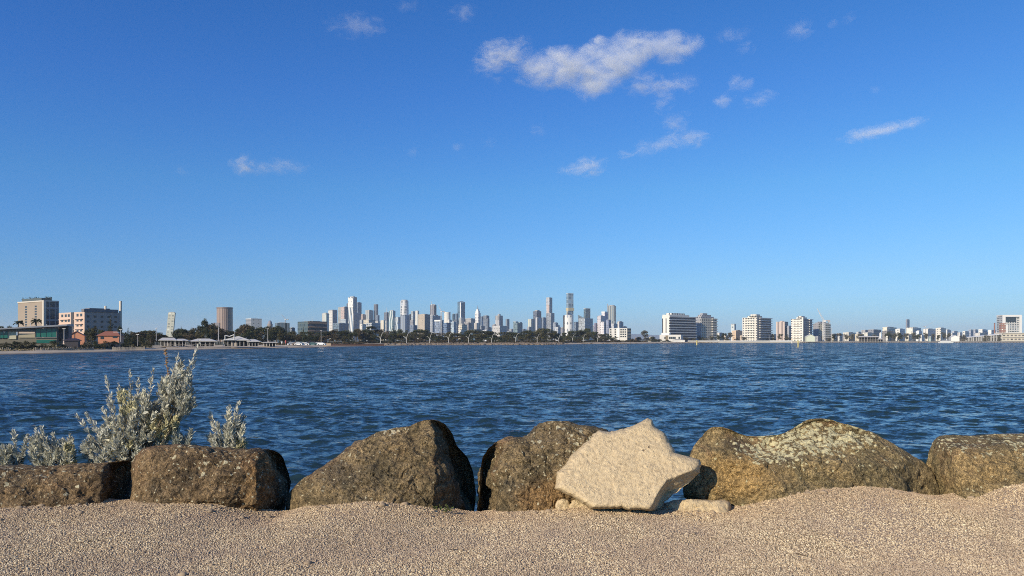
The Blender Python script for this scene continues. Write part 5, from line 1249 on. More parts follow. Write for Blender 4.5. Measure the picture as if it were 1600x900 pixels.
# big white framed building
def framed():
    D=1150; s=D/F; e=empty('office_building',(X(1567,D),D,LAND),R(-6),'big white framed building with dark recessed glass near the right edge','building'); H=Z(492,D)-LAND
    q=MB(); w_=28*s; q.box(0,w_,2.5,18,0,H-1); q.build('body',FG((.55,.55,.52),(.12,.15,.17),3.6,3.4,.6,.6),e)
    q=MB(); q.box(0,w_,0,18.2,H-3,H); q.box(0,4*s,0,2.4,Z(512,D)-LAND,H-3.01); q.box(w_-3.2*s,w_,0,18,0,H-3.01); q.box(4*s+.01,w_-3.2*s-.01,.0,2.4,0,6.5); q.box(1.5*s,8*s,.1,2.3,6.51,Z(507,D)-LAND); q.build('white_frame',WHITEP,e)
    q=MB(); q.box(4*s+.02,20*s,1.2,2.45,Z(502.5,D)-LAND,Z(494.8,D)-LAND); q.build('recessed_glass',GLASS,e)
    q=MB(); q.box(-3*s,4*s,-.6,5,0,Z(505,D)-LAND); q.build('brick_wing',FG((.36,.19,.14),(.6,.58,.5),4,4,.5,.4),e)
    for k in range(3):
        q=MB(); q.box(9*s,23*s,.4,2.3,9+3.6*k,9.5+3.6*k); q.build('balcony',WHITEP,e)
framed()
def terminal():
    D=1060; s=D/F; e=empty('pier_terminal',(X(1504,D),D,LAND),0,'long white roof rising to the right over the pier','building')
    q=MB(); w_=63*s; z0=Z(528,D)-LAND; z1=Z(521.6,D)-LAND; q.prism([(0,0),(w_,0),(w_,16),(0,16)],[z0-.5,z1-1.1,z1-1.1,z0-.5],[z0,z1,z1,z0]); q.build('roof',WHITEP,e)
    q=MB(); q.prism([(1,1.5),(w_-1,1.5),(w_-1,14),(1,14)],0,[z0-.6,z1-1.2,z1-1.2,z0-.6]); q.build('wall',FG((.35,.33,.29),(.10,.10,.10),5,6,.6,.8),e)
    base=None
    for k in range(16):
        q=MB(); x=2+k*(w_-4)/15; zt=z0-.6+(z1-.6-z0)*(x/w_); q.box(x-.25,x+.25,.3,.7,0,zt); q.build('column',WHITEP,e)
    e=empty('terminal_hall',(X(1566,D),D,LAND),0,'cream low hall with rows of openings at the right edge','building')
    q=MB(); w_=50*s; H=Z(520,D)-LAND; q.box(0,w_,0,16,0,H*.92); q.build('wall',FG((.70,.64,.50),(.20,.18,.16),5.5,5.5,.6,.4),e)
    q=MB(); q.box(-.6,w_,-1,17,H*.92+.01,H); q.box(0,w_,-1.2,0,H*.45,H*.50); q.build('roof',flat('cream_roof2',(.72,.66,.54),.7),e)
    house(1486,1499,524,527,535,980,WHITEP,WHITEP,'white arched roof shed left of the pier roof','boat_shed',depth=14)
terminal()

# lower blocks that fill the foot of the skyline
FILL=[(506,508,'just under the white and pale green tower'),(566,499,'under the blue grey slab tower'),(590,502,'behind the slim dark grey tower'),(604,503,'behind the dark tower with a short white stripe'),(612,506,'at the foot of the wavy finned tower'),(622,506,'at the foot of the shorter wavy finned tower'),
 (644,500,'behind the low blue grey block at the pale cream tower'),(672,499,'at the foot of the brown grey tower'),(684,497,'behind the bright roof band'),(708,506,'behind the pale blue low block'),(714,500,'left of the dark blue tower'),(729,503,'right of the dark blue tower'),(738,507,'under the wide flat topped grey block'),
 (753,508,'right of the foot of the stepped white tower'),(765,511,'right of the dark grey pair of slabs'),(773,508,'left of the foot of the thin masted grey tower'),(799,514,'in the gap left of the teal notched tower'),(818,514,'just right of the teal notched tower'),(827,511,'under the pale yellow green ribbed block'),
 (850,508,'left of the foot of the slim two stage tower'),(870,508,'in the gap right of the slim two stage tower'),(879,512,'just left of the patterned white drum'),(900,509,'just right of the patterned white drum'),(929,509,'at the foot of the square dark tower'),(936,506,'left of the pinkish white tower'),(958,508,'under the curved glass tower'),(975,510,'right of the cream and grey block'),(493,512,'peeping over the dark banded block')]
_rg=random.Random(31)
for i,(px_,y_,lab) in enumerate(FILL):
    w_=_rg.uniform(6,10); c=_rg.choice([(.34,.36,.38),(.42,.43,.43),(.24,.27,.31),(.52,.50,.46),(.30,.30,.32)])
    block(px_-w_/2,px_+_rg.uniform(-1,1.5),px_+w_/2,y_+_rg.uniform(-1,1),1950+_rg.uniform(-150,500),FG(c,tuple(x*.5 for x in c),4,3.8,.55,.55),'low hazy block '+lab,36,plant_px=_rg.choice([.3,.8,1.2]))

for i,(a,b,y,D,c,lab) in enumerate([(1299,1307,524,1060,(.66,.62,.52),'little cream house beside the thin pale pole'),(1309,1316,525,1040,(.72,.71,.66),'little white house above the three short poles'),(1326,1334,525,1050,(.50,.42,.32),'little brown house left of the long pier shelter'),
    (1338,1346,518.5,1400,(.58,.57,.54),'small grey house on the sky line behind the sandy low house'),(1384,1392,524.5,1030,(.70,.68,.60),'low white annex right of the foot of the beacon tower'),(1402,1411,525,1040,(.60,.58,.50),'low cream wing below the white house by the dark slim tower'),
    (1437,1445,523,1060,(.74,.73,.68),'small white cube house between the wide white block and the banded one'),(1451,1459,526,1000,(.46,.55,.50),'low pale green shed left of the motor boat'),(1484,1494,520,1300,(.66,.66,.63),'pale low flats behind the white arched shed'),
    (1487,1497,517.5,1600,(.50,.53,.57),'distant bluish block over the white arched shed'),(1539,1547,518.5,1500,(.60,.60,.60),'pale block squeezed left of the white one by the chimney'),(1556,1566,518,1450,(.62,.62,.60),'pale distant block between the chimney and the framed building'),
    (1131,1138,524,1080,(.62,.55,.44),'small tan house in the trees right of the low white house'),(1156,1163,524,1020,(.60,.50,.40),'small brown house left of the cream stepped apartments'),(1206,1213,522,1080,(.70,.68,.60),'small white house between the cream tower and the pinkish slab'),(1013,1024,526.5,900,(.56,.52,.44),'low pale building among the bushes left of the banded apartments'),(992,1001,527.5,860,(.40,.30,.24),'low brick building left of the lone grey tree')]):
    block(a,(a*.6+b*.4),b,y,D,FG(c,tuple(x*.45 for x in c),3.6,3.2,.45,.45),lab,42,'house' if 'house' in lab else 'low_building',plant_px=.5 if i%2 else 0)
# ------------------------------------------------------------------ cranes, lamps, pavilions, cars, boats, posts
def crane(px, ybase, ymast, tip, D, label, z_on=None, w_=.9, col=STEELW):
    s=D/F; z0=LAND if z_on is None else z_on
    e=empty('tower_crane',(X(px,D),D,z0),0,label,'crane'); zb=0; zt=Z(ymast,D)-z0
    q=MB(); h=w_/2
    for a,b in ((-h,-h),(h,-h),(h,h),(-h,h)): q.bar((a,b,zb),(a,b,zt),.16*w_,None,4)
    k=zb; i=0
    while k<zt-w_:
        q.bar((-h,-h,k),(h,-h,k+w_*1.4),.08*w_,None,4); q.bar((h,h,k),(-h,h,k+w_*1.4),.08*w_,None,4); q.bar((h,-h,k),(h,h,k+w_*1.4),.08*w_,None,4); k+=w_*1.4
    q.build('mast',col,e)
    tx=(tip[0]-px)*s; tz=Z(tip[1],D)-z0
    q=MB(); a=Vector((0,0,zt)); b=Vector((tx,0,tz)); d=(b-a).normalized(); nrm=Vector((-d.z,0,d.x))*w_*.5
    q.bar(a+nrm,b,.15*w_,.08*w_,4); q.bar(a-nrm,b,.15*w_,.08*w_,4); L=(b-a).length; j=0
    while j<L-2*w_:
        q.bar(a+d*j+nrm*(1-j/L),a+d*(j+w_*1.5)-nrm*(1-j/L),.07*w_,None,4); j+=w_*1.5
    q.build('jib',col,e)
    q=MB(); c=-1 if tx>0 else 1; q.bar((0,0,zt),(c*w_*3.5,0,zt+.3*w_),.3*w_,None,4); q.box(min(c*w_*3.6,c*w_*2.4),max(c*w_*3.6,c*w_*2.4),-w_*.5,w_*.5,zt-w_*.9,zt+w_*.2); q.build('counterweight',flat('crane_weight',(.45,.43,.40),.7),e)
    q=MB(); q.box(-w_*.6,w_*.6,-w_*1.3,-w_*.5,zt-w_*.8,zt+w_*.4); q.build('cab',WHITEP,e)
crane(1287.3,528,501.5,(1276.3,481.2),1010,'tall white crane with its jib raised to the left over the cream apartments',w_=2.3)
crane(446,504,499,(439.5,490.5),640,'small faint crane on the roof of the blue grey glass block',z_on=Z(504.5,640),w_=.7,col=flat('crane_grey',(.45,.47,.5),.6))
crane(674.8,492,476,(673.6,470),1780,'left crane of the pair by the brown grey tower',w_=2.0)
crane(689.5,518,487,(684.5,475.5),1330,'right crane of the pair, white mast down to the trees',w_=1.8)
crane(1445.5,514,510,(1461,501.8),1300,'faint low crane with a long jib over the white block with window bands',w_=.8,col=flat('crane_grey',(.45,.47,.5),.6))

def y_lamp(px, ytop, ybase, D, label, first=[None]):
    """branching white street light: a leaning mast and a short side arm"""
    z0=Z(ybase,D); h=Z(ytop,D)-z0
    if first[0] is None:
        e=empty('street_lamp',(X(px,D),D,z0),0,label,'street lamp','branching white street lamps along the far promenade'); c=flat('lamp_grey_white',(.58,.57,.53),.6)
        q=MB(); P=[(0,0,0),(-.01,0,.30),(.03,0,.52),(.12,0,.80),(.24,0,.97)]
        for a,b,r in zip(P[:-1],P[1:],(.027,.021,.017,.012)): q.bar(a,b,r,r*.85,7)
        q.bar((.24,0,.97),(.33,0,.985),.010,.012,6); q.build('mast',c,e)
        q=MB(); q.bar((-.01,0,.33),(-.08,0,.52),.014,.012,6); q.bar((-.08,0,.52),(-.20,0,.60),.012,.009,6); q.build('arm',c,e)
        q=MB(); q.box(.31,.40,-.03,.03,.965,.992); q.build('lamp_head',c,e)
        q=MB(); q.box(-.27,-.18,-.03,.03,.585,.615); q.build('lamp_head',c,e)
        first[0]=e
    else:
        src=first[0]; e=src.copy(); COL.objects.link(e); e.location=(X(px,D),D,z0); e['label']=label
        for ch in list(src.children):
            c=ch.copy(); COL.objects.link(c); c.parent=e
    e.scale=(h,h,h)
for (px,yt,yb,lab) in [(594.6,518,536,'first branching lamp from the left, below the narrow cream block'),(635,518.4,536.2,'branching lamp below the curved white tower'),(671.5,519.5,536.2,'branching lamp below the tan slab block'),(700.8,519.3,536,'branching lamp below the white drum shaped tower'),(732,520,535.2,'branching lamp below the wide flat topped grey block'),
    (768.4,521,535.5,'branching lamp left of the wide pale block'),(806,521,534.5,'faint branching lamp below the teal notched tower'),(839.4,521.5,535.2,'branching lamp below the dark stepped tower'),(873.2,521.5,534.3,'branching lamp left of the patterned white drum'),(894.8,521.5,533.7,'branching lamp below the patterned white drum'),(911.6,522,533.4,'branching lamp below the broad slanting faced grey block'),(934,522,533.6,'branching lamp below the pinkish white tower')]:
    y_lamp(px,yt,yb,shoreD(px)+40,lab)
def pole(px,yt,yb,D,r,label,head=True,arm=0):
    z0=Z(yb,D); h=Z(yt,D)-z0; e=empty('lamp_post',(X(px,D),D,z0),0,label,'lamp post')
    q=MB(); q.bar((0,0,0),(0,0,h),r,r*.7,8); q.build('post',flat('pole_grey',(.42,.41,.40),.6),e)
    if head:
        q=MB(); q.box(-.5,.5,-.12,.12,h,h+.14); q.build('lamp_head',WHITEP,e)
pole(100.2,514,537,242,.16,'pale lamp post right of the club building, its foot in the scrub')
pole(188.5,515.5,534,262,.13,'thin lamp post right of the wide orange house')
pole(215.3,523,541,262,.10,'thin lamp post standing by the beach fence')
pole(244.3,513,533,300,.12,'lamp post left of the first beach pavilion')
pole(341.4,511.5,534,322,.24,'thick grey pole between the second and the gabled pavilion',False)
pole(366.5,515,530,330,.07,'thin mast rising behind the gabled pavilion',False)
pole(418.4,514,540,345,.13,'white lamp post right of the gabled pavilion')
pole(501.8,517,539,380,.13,'white lamp post among the parked cars')
pole(1168.5,516,534,905,.25,'thin pole below the cream stepped apartments',False)
pole(1299.2,512,534,930,.3,'thin pale pole right of the crane apartments',False)
pole(1310.5,525,534,930,.2,'left one of three short poles by the pier',False)
pole(1316.8,524,534,930,.2,'middle one of three short poles by the pier',False)
pole(1319.8,525,534,930,.2,'right one of three short poles by the pier',False)
pole(1201.8,524,534,905,.2,'thin pole at the right foot of the cream stepped apartments',False)

def pavilion(px0,px1,yr,ye,yb,D,label,ridge=None,cols=6,back=True,enclosed=0):
    rz,s=turned(px0,px1,D,.8); z0=Z(yb,D); w_=(px1-px0)*s; d=7.0
    e=empty('beach_pavilion',(X(px0,D),D,z0),rz,label,'pavilion'); ze=Z(ye,D)-z0; zr=Z(yr,D)-z0
    o=.8; a,b=ridge or (.2,.8); A=[(-o,-o,ze),(w_+o,-o,ze),(w_+o,d+o,ze),(-o,d+o,ze)]; B=[(w_*a,d/2,zr),(w_*b,d/2,zr)]
    q=MB(); q.face([A[0],A[1],B[1],B[0]]); q.face([A[1],A[2],B[1]]); q.face([A[2],A[3],B[0],B[1]]); q.face([A[3],A[0],B[0]]); q.box(-o,w_+o,-o,d+o,ze-.16,ze-.01); q.build('roof',flat('pale_metal_roof',(.62,.59,.52),.5,.08,.3),e)
    for i in range(cols):
        q=MB(); x=.2+(w_-.4)*i/(cols-1); q.box(x-.13,x+.13,0,.26,0,ze-.17); q.build('column',flat('pale_column',(.50,.47,.42),.7),e)
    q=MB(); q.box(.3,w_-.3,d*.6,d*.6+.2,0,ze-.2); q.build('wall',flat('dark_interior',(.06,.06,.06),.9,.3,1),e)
    if enclosed:
        q=MB(); q.box(w_*.3,w_*.3+enclosed*s,.5,3,0,ze*.6); q.build('kiosk',flat('kiosk_beige',(.45,.38,.30),.8),e)
    return e,s,w_,ze
pavilion(250.5,273,527.6,531.5,541,306,'first beach pavilion with a pale flat hipped roof, left of its attached twin',cols=5,enclosed=8,ridge=(.08,.9))
pavilion(273.5,291,529.2,532.0,541,308,'smaller pale roofed pavilion joined to the first one on its right',cols=4,ridge=(.2,.7))
pavilion(298,336,529.0,533.0,541,314,'second beach pavilion with a wide pale hipped roof and dark openings',cols=6,ridge=(.25,.75))
e,s,w_,ze=pavilion(349,388,525.2,531.5,541,322,'gabled beach pavilion with a white two sided roof and raised front frame',cols=7,ridge=(.55,.6),enclosed=10)
q=MB(); x0=3*s; x1=17*s; zl=ze+.2; zh=zl+1.9
for a,b in (((x0,-1,zl),(x0,-1,zh)),((x1,-1,zl),(x1,-1,zh+.3)),((x0,-1,zh),((x0+x1)/2,-1,zh-.5)),(((x0+x1)/2,-1,zh-.5),(x1,-1,zh+.3)),((x0-.5,-1,zl),(x1+.5,-1,zl))): q.bar(a,b,.17,None,4)
q.build('front_frame',WHITEP,e)
pavilion(388.5,404,530.2,533.5,541,324,'small end pavilion continuing the gabled one to the right',cols=4,ridge=(.1,.6))
pavilion(411,431,534.2,534.9,541.2,344,'low open shelter frame right of the pavilions',cols=5,ridge=(.02,.98))
pavilion(1372,1380,528.5,530,535,940,'tiny white kiosk at the foot of the beacon tower',cols=3)
pavilion(1342,1373,525.2,526.6,534,960,'long pale roofed pier shelter left of the beacon tower',cols=8,ridge=(.02,.98))

def umbrella(px,yt,yb,D,mat,label):
    z0=Z(yb,D); h=Z(yt,D)-z0; e=empty('beach_umbrella',(X(px,D),D,z0),0,label,'umbrella'); q=MB(); q.bar((0,0,0),(.15,0,h),.04,.04,6); q.build('pole',STEELW,e)
    q=MB(); q.bar((.05,0,h*.38),(.10,0,h*.72),.12,.42,8); q.bar((.10,0,h*.72),(.15,0,h*.98),.42,.04,8); q.build('canopy',mat,e)
umbrella(440.3,532.6,540.5,345,WHITEP,'folded white umbrella on the beach left of the red one')
umbrella(446.2,531,540.5,346,flat('red_cloth',(.55,.14,.12),.8),'folded red and white umbrella near the parked cars')
def car(px,yb,D,col,rz,label,first=[None]):
    z0=Z(yb,D)
    if first[0] is None:
        e=empty('parked_car',(X(px,D),D,z0),rz,label,'car','cars parked at the edge of the beach')
        q=MB(); q.prism([(-2.2,-.85),(2.2,-.85),(2.25,.85),(-2.2,.85)],.32,.92,[(-2.1,-.8),(2.12,-.8),(2.12,.8),(-2.1,.8)]); q.prism([(-1.5,-.78),(1.1,-.78),(1.1,.78),(-1.5,.78)],1.28,1.45,[(-1.1,-.62),(.6,-.62),(.6,.62),(-1.1,.62)]); q.build('body',col,e)
        q=MB(); q.prism([(-1.85,-.79),(1.5,-.79),(1.5,.79),(-1.85,.79)],.93,1.27,[(-1.45,-.72),(1.05,-.72),(1.05,.72),(-1.45,.72)]); q.build('windows',GLASS,e)
        for x in (-1.35,1.35):
            for y in (-.80,.80):
                q=MB(); q.bar((x,y-.1,.33),(x,y+.1,.33),.33,None,12); q.build('wheel',flat('tyre',(.02,.02,.02),.8),e)
        first[0]=e
    else:
        src=first[0]; e=src.copy(); COL.objects.link(e); e.location=(X(px,D),D,z0); e.rotation_euler=(0,0,rz); e['label']=label
        for ch in list(src.children):
            c=ch.copy(); COL.objects.link(c); c.parent=e
            if ch.name.startswith('body'): c.data=ch.data.copy(); c.data.materials[0]=col
CW=flat('car_white',(.80,.80,.78),.25); CS=flat('car_silver',(.45,.47,.48),.3,metal=.3); CT=flat('car_green',(.10,.20,.18),.3); CB=flat('car_tan',(.40,.30,.22),.3)
for px,col,rz,lab in ((456,CW,.5,'white car parked farthest left by the beach'),(463,CB,.2,'tan car between two white cars'),(467.5,CW,-.3,'white car third from the left in the row'),(477,CW,0,'white van like car in the middle of the parked row'),(488.5,CT,.1,'dark green car right of the middle white one'),(497.5,CW,.15,'white car beside the white lamp post'),(502.5,CS,-.2,'silver car at the right end of the parked row')):
    car(px,539.6,372+rz*8,col,rz,lab)
# low walls
def wall(px0,px1,yt,yb,D,mat,label,name='wall'):
    s=D/F; e=empty(name,(X(px0,D),D,Z(yb,D)-.3),0,label,'wall'); q=MB(); q.box(0,(px1-px0)*s,0,.5,0,Z(yt,D)-Z(yb,D)+.3); q.build('body',mat,e)
    q=MB(); q.box(-.1,(px1-px0)*s+.1,-.1,.6,Z(yt,D)-Z(yb,D)+.3,Z(yt,D)-Z(yb,D)+.45); q.build('coping',WHITEP if 'white' in label else mat,e)
wall(512,600,538.0,539.4,400,flat('dark_red_wall',(.07,.035,.028),.9,.3,.4),'long low dark red wall above the beach right of the cars')
wall(505,517,536.6,539.2,392,flat('sandstone_block',(.42,.32,.22),.8),'short sand coloured wall block by the right end of the parked cars')
wall(1012,1250,534.3,535.6,shoreD(1130)-4,flat('pale_seawall',(.46,.42,.35),.9,.25,.1),'pale stone sea wall below the apartment towers','sea_wall')
wall(228,258,542.6,546.6,292,flat('dark_ramp',(.035,.03,.03),.9),'dark boat ramp wall at the end of the left beach','ramp_wall')
wall(1072,1215,532.3,533.2,905,WHITEP,'thin white promenade wall behind the sea wall','promenade_wall')
wall(1203,1236,532.0,533.4,930,WHITEP,'short white promenade wall left of the cream boat house','promenade_wall')
# beach fences of upright posts
def fence(px0,px1,n,D0,D1,y0,y1,h,label,thick=.10,rail=False):
    e=empty('beach_fence',(X(px0,D0),D0,0),0,label,'fence'); rg=random.Random(n)
    first=None; P=[]
    for i in range(n):
        t=i/(n-1); px=px0+(px1-px0)*t+rg.uniform(-.25,.25); D=D0+(D1-D0)*t; z=Z(y0+(y1-y0)*t,D)
        if first is None:
            q=MB(); q.bar((0,0,-.3),(0,0,1),thick,thick*.9,6); o=q.build('post',flat('weathered_timber',(.40,.35,.28),.9,.3,2),e); first=o
        else:
            o=bpy.data.objects.new('post',first.data); COL.objects.link(o); o.parent=e
        o.location=(X(px,D)-X(px0,D0),D-D0,z); o.scale=(1,1,h*rg.uniform(.8,1.1)); P.append(Vector(o.location)+Vector((0,0,h*.8)))
    if rail:
        q=MB()
        for a,b in zip(P[:-1],P[1:]): q.bar(a,b,.05,None,4)
        q.build('rail',flat('weathered_timber',(.40,.35,.28)),e)
fence(-14,17,11,214,216,549,549,1.15,'line of grey posts on the left beach cut by the left edge')
fence(53,74,9,222,226,548.6,548.3,1.1,'short group of leaning posts below the club building',.12)
fence(76,146,44,228,240,548.2,547.6,1.1,'long row of posts below the orange gabled house',.10)
fence(176,226,34,246,264,547.4,546.8,1.15,'close set post fence right of the long row, up to the boat ramp',.13)
fence(262,334,26,296,306,543.8,542.8,1.6,'thin railing in front of the first two beach pavilions',.045,True)
# pier on the right
def pier(px0,px1,D,label,n):
    s=D/F; e=empty('pier',(X(px0,D),D,0),0,label,'pier'); q=MB(); w_=(px1-px0)*s
    q.box(0,w_,0,6,.95,1.35); q.build('deck',flat('deck_timber',(.40,.37,.32),.9,.2,.2),e)
    first=None
    for i in range(n):
        x=w_*(i+.5)/n
        if first is None: q=MB(); q.bar((0,0,-1.5),(0,0,.95),.28,None,6); first=q.build('pile',flat('pile_dark',(.07,.06,.05),.9),e); o=first
        else: o=bpy.data.objects.new('pile',first.data); COL.objects.link(o); o.parent=e
        o.location=(x,.4,0)
pier(1252,1402,880,'timber pier on dark piles below the low right shore',44)
pier(1403,1700,900,'long pale pier running on to the right edge',60)
# navigation marks
YELM=flat('yellow_mark',(.66,.55,.18),.6); 
def mark(px,yt,yb,label,mat,col2=None):
    D=EYE*F/(yb-HOR); h=Z(yt,D); r=1.1/F*D
    e=empty('navigation_pile',(X(px,D),D,-.6),0,label,'navigation mark'); q=MB(); q.bar((0,0,0),(0,0,h*.78+.6),r*.8,r*.75,8); q.build('pile',mat,e)
    q=MB(); q.bar((0,0,h*.78+.6),(0,0,h*.82+.6),r*1.5,r*1.5,8); q.build('platform',mat,e)
    q=MB(); q.bar((0,0,h*.82+.6),(0,0,h+.6),r*.9,r*.3,8); q.build('top_mark',col2 or mat,e)
mark(1088.8,531.5,539.2,'yellow navigation pile in the water in front of the banded apartments',YELM)
mark(1247,531.3,542.8,'nearest and tallest yellow navigation pile, left of the cream boat house',YELM)
mark(1237.3,529.8,536.4,'short pale navigation pile left of the tallest yellow one',flat('white_mark',(.7,.66,.58),.6),flat('orange_mark',(.6,.3,.15),.6))
# motor boat
def boat():
    D=830; s=D/F; e=empty('motor_boat',(X(1479,D),D,0),0,'white motor yacht moored off the pier near the right edge','boat'); L=24*s
    q=MB(); P=[(-L/2,-1.6),(L*.36,-1.7),(L/2,0),(L*.36,1.7),(-L/2,1.6)]; T=[(-L/2,-1.9),(L*.40,-2.0),(L*.56,0),(L*.40,2.0),(-L/2,1.9)]
    q.prism(P,-.3,1.5,T); q.build('hull',WHITEP,e)
    q=MB(); q.prism([(-L*.38,-1.5),(L*.22,-1.5),(L*.22,1.5),(-L*.38,1.5)],1.51,2.2); q.prism([(-L*.36,-1.4),(L*.12,-1.4),(L*.12,1.4),(-L*.36,1.4)],2.9,3.2,[(-L*.30,-1.2),(L*.06,-1.2),(L*.06,1.2),(-L*.30,1.2)]); q.build('cabin',WHITEP,e)
    q=MB(); q.prism([(-L*.36,-1.42),(L*.18,-1.42),(L*.18,1.42),(-L*.36,1.42)],2.21,2.89,[(-L*.33,-1.3),(L*.10,-1.3),(L*.10,1.3),(-L*.33,1.3)]); q.build('windows',GLASS,e)
    q=MB(); q.bar((-L*.1,0,3.2),(-L*.14,0,5.0),.08,.04,5); q.build('mast',STEELW,e)
boat()
# ------------------------------------------------------------------ clouds and haze
def cloud_vol_mat(name, lobes=None, dens=0.012, freq=1/140.0, amp=1.0, bw=0.9, thr=0.50, hi=1.0):
    m = bpy.data.materials.new(name); m.use_nodes = True; nt_ = m.node_tree; n = N(nt_)
    nt_.nodes.remove(nt_.nodes['Principled BSDF'])
    co = n.a('ShaderNodeTexCoord').outputs['Object']; g = n.a('ShaderNodeNewGeometry').outputs['Position']
    if lobes is None:
        b = n.m('SUBTRACT', 1.0, n.a('ShaderNodeVectorMath', operation='LENGTH', ins={0:co}).outputs['Value'])
    else:
        b = None
        for (c, r) in lobes:
            d = n.a('ShaderNodeVectorMath', operation='SUBTRACT', ins={0:co,1:c}).outputs[0]
            d = n.a('ShaderNodeVectorMath', operation='DIVIDE', ins={0:d,1:r}).outputs[0]
            v = n.m('SUBTRACT', 1.0, n.a('ShaderNodeVectorMath', operation='LENGTH', ins={0:d}).outputs['Value'])
            b = v if b is None else n.a('ShaderNodeMath', operation='SMOOTH_MAX', ins={0:b,1:v,2:0.25}).outputs[0]
    g = n.a('ShaderNodeMapping', ins={'Vector':g,'Scale':(0.75,1.0,1.25)}).outputs[0]
    nz = n.noise(g, freq, 8, 0.68, 1.1)
    oi = n.a('ShaderNodeObjectInfo')
    k = n.a('ShaderNodeSeparateColor', ins={0:oi.outputs['Color']}).outputs[0]
    d = n.m('ADD', n.m('MULTIPLY', b, bw), n.m('MULTIPLY', n.m('SUBTRACT', nz, thr), 3.4*amp))
    d = n.ramp(d, 0.0, hi)
    d = n.m('MULTIPLY', d, n.ramp(b, 0.0, 0.18))
    d = n.m('MULTIPLY', n.m('MULTIPLY', d, dens), k)
    pv = n.a('ShaderNodeVolumePrincipled', ins={'Color':(0.97,0.98,1.0,1),'Density':d,'Anisotropy':-0.25})
    n.link(pv.outputs[0], nt_.nodes['Material Output'].inputs['Volume'])
    return m
CD = 4200.0
def ico(name, subd=3):
    import bmesh
    me = bpy.data.meshes.new(name); bm = bmesh.new(); bmesh.ops.create_icosphere(bm, subdivisions=subd, radius=1.0); bm.to_mesh(me); bm.free(); return me
def main_cloud():
    L = [(822,108,24,20),(850,112,40,26),(890,108,48,26),(925,118,42,34),(955,98,44,28),(985,80,34,28),(1012,66,22,22),(1052,72,38,22),(925,140,22,24),(1085,70,16,12),(925,75,26,14),(870,92,40,10)]
    c = at(940, 105, CD)
    lobes = []
    for (x,y,a,b) in L:
        p = at(x,y,CD)-c; s = CD/F
        lobes.append(((p.x, p.y+((x*7)%5-2)*12, p.z), (a*s*1.25, a*s*1.1, b*s*1.25)))
    m = cloud_vol_mat('cloud_vapour', lobes, 0.0105, 1/115.0, 1.15, 0.95, 0.50, 1.2)
    me = ico('cloud'); o = bpy.data.objects.new('cloud', me); COL.objects.link(o)
    s = CD/F
    # one hull that holds every lobe
    me.transform(Matrix.Diagonal((205*s, 90*s, 92*s, 1))); o.location = c
    me.materials.append(m); o.color = (1,1,1,1)
    tag(o, 'largest white cloud with a grey flat underside, high right of centre', 'cloud')
main_cloud()
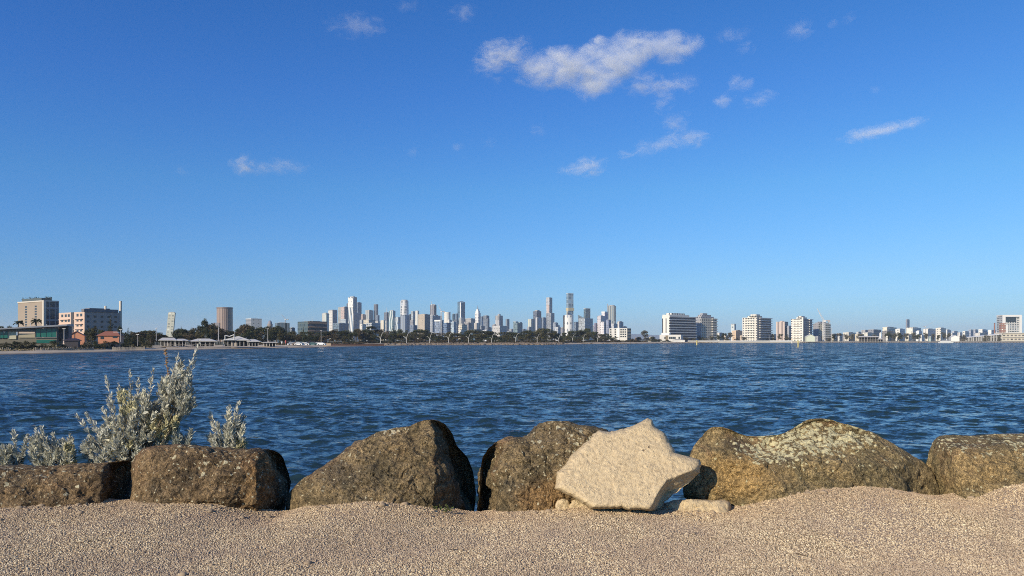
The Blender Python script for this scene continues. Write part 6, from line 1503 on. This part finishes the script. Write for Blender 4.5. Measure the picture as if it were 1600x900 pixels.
def wisps():
    m = cloud_vol_mat('cloud_wisp', None, 0.0115, 1/70.0, 1.15, 0.75, 0.54, 1.1)
    me = ico('cloud'); me.materials.append(m); s = CD/F
    W = [(783,86,44,20,22,1.0,'grey white puff just left of the largest cloud'),
     (1005,130,32,17,0,.55,'ragged white wisp under the right half of the largest cloud'),
     (1052,134,40,13,8,.6,'long feathery wisp right of and below the largest cloud'),
     (1036,158,17,19,20,.7,'upright white wisp below the feathery wisp'),
     (1155,131,20,12,5,.6,'upper one of the two close puffs right of the largest cloud'),
     (1134,156,18,12,15,.9,'brighter lower one of the two close puffs right of the largest cloud'),
     (1186,155,26,10,12,.55,'thin wisp right of the two close puffs'),
     (1058,189,23,11,10,.6,'small white wisp alone in mid sky under the upright wisp'),
     (1073,216,33,13,0,.65,'right end and widest puff of the slanting row of wisps'),
     (1030,227,40,9,4,.45,'flat streak in the middle of the slanting row of wisps'),
     (977,241,16,7,5,.55,'small bright dab at the left end of the slanting row of wisps'),
     (1004,240,18,8,5,.3,'faint dab beside the bright one in the slanting row of wisps'),
     (916,262,32,14,14,.8,'bright white puff lowest in the middle of the sky'),
     (881,267,12,6,5,.35,'faint speck left of the lowest bright puff'),
     (840,202,19,8,0,.4,'faint dab below the left end of the largest cloud'),
     (776,127,11,7,25,.35,'faint slanting speck under the grey white puff'),
     (716,231,11,7,0,.35,'faint round speck low left of centre sky'),
     (646,238,10,7,20,.35,'leftmost faint speck low left of centre sky'),
     (762,222,14,7,10,.25,'very faint smudge between two specks low in the centre sky'),
     (1166,76,17,9,5,.4,'small dim dab right of the top of the largest cloud'),
     (1145,54,26,10,5,.3,'dim smear above the small dim dab right of the largest cloud'),
     (1248,46,23,14,15,.45,'dim ragged puff near the top, right of the largest cloud'),
     (1302,36,9,6,10,.45,'left one of two tiny specks near the top right'),
     (1327,28,14,7,15,.35,'right one of two tiny specks near the top right'),
     (1366,140,11,6,0,.3,'tiny faint speck in the empty right part of the sky'),
     (1356,208,40,9,10,.5,'left end of the long pinkish streak at the right of the sky'),
     (1395,200,48,7,13,.5,'thin middle of the long pinkish streak at the right of the sky'),
     (1430,192,17,9,12,.5,'thick right tip of the long pinkish streak at the right of the sky'),
     (555,41,46,12,0,.4,'dim flat wisp near the top, left of centre'),
     (722,19,23,12,5,.45,'dim puff at the top edge, left of the largest cloud'),
     (638,9,20,8,0,.25,'faint smear at the very top left of centre'),
     (380,256,22,15,0,.75,'brightest left puff of the low cloud pair at the left of the sky'),
     (407,262,26,10,5,.5,'middle grey part of the low clouds at the left of the sky'),
     (446,261,34,10,0,.4,'thin faint tail of the low clouds at the left of the sky'),
     (284,267,14,8,0,.22,'barely visible speck farthest left in the sky')]
    for i,(x,y,a,b,t,k,lab) in enumerate(W):
        o = bpy.data.objects.new('cloud', me); COL.objects.link(o)
        o.location = at(x,y,CD+((i*37)%11-5)*20); o.scale = (a*s*1.3, a*s*1.0, b*s*1.45)
        o.rotation_euler = (0, -R(t), 0); o.color = (k,k,k,1)
        tag(o, lab, 'cloud', 'small clouds scattered over the blue sky')
wisps()
def haze():
    m = bpy.data.materials.new('haze_air'); m.use_nodes=True; nt_=m.node_tree; n=N(nt_); nt_.nodes.remove(nt_.nodes['Principled BSDF'])
    pv = n.a('ShaderNodeVolumePrincipled', ins={'Color':(0.80,0.90,1.0,1),'Density':HAZE,'Anisotropy':0.0})
    n.link(pv.outputs[0], nt_.nodes['Material Output'].inputs['Volume'])
    b = MB(); b.box(-11500,11500,-700,11600,-14,205)
    tag(b.build('haze', m), kind='stuff')
HAZE = 0.000085
haze()
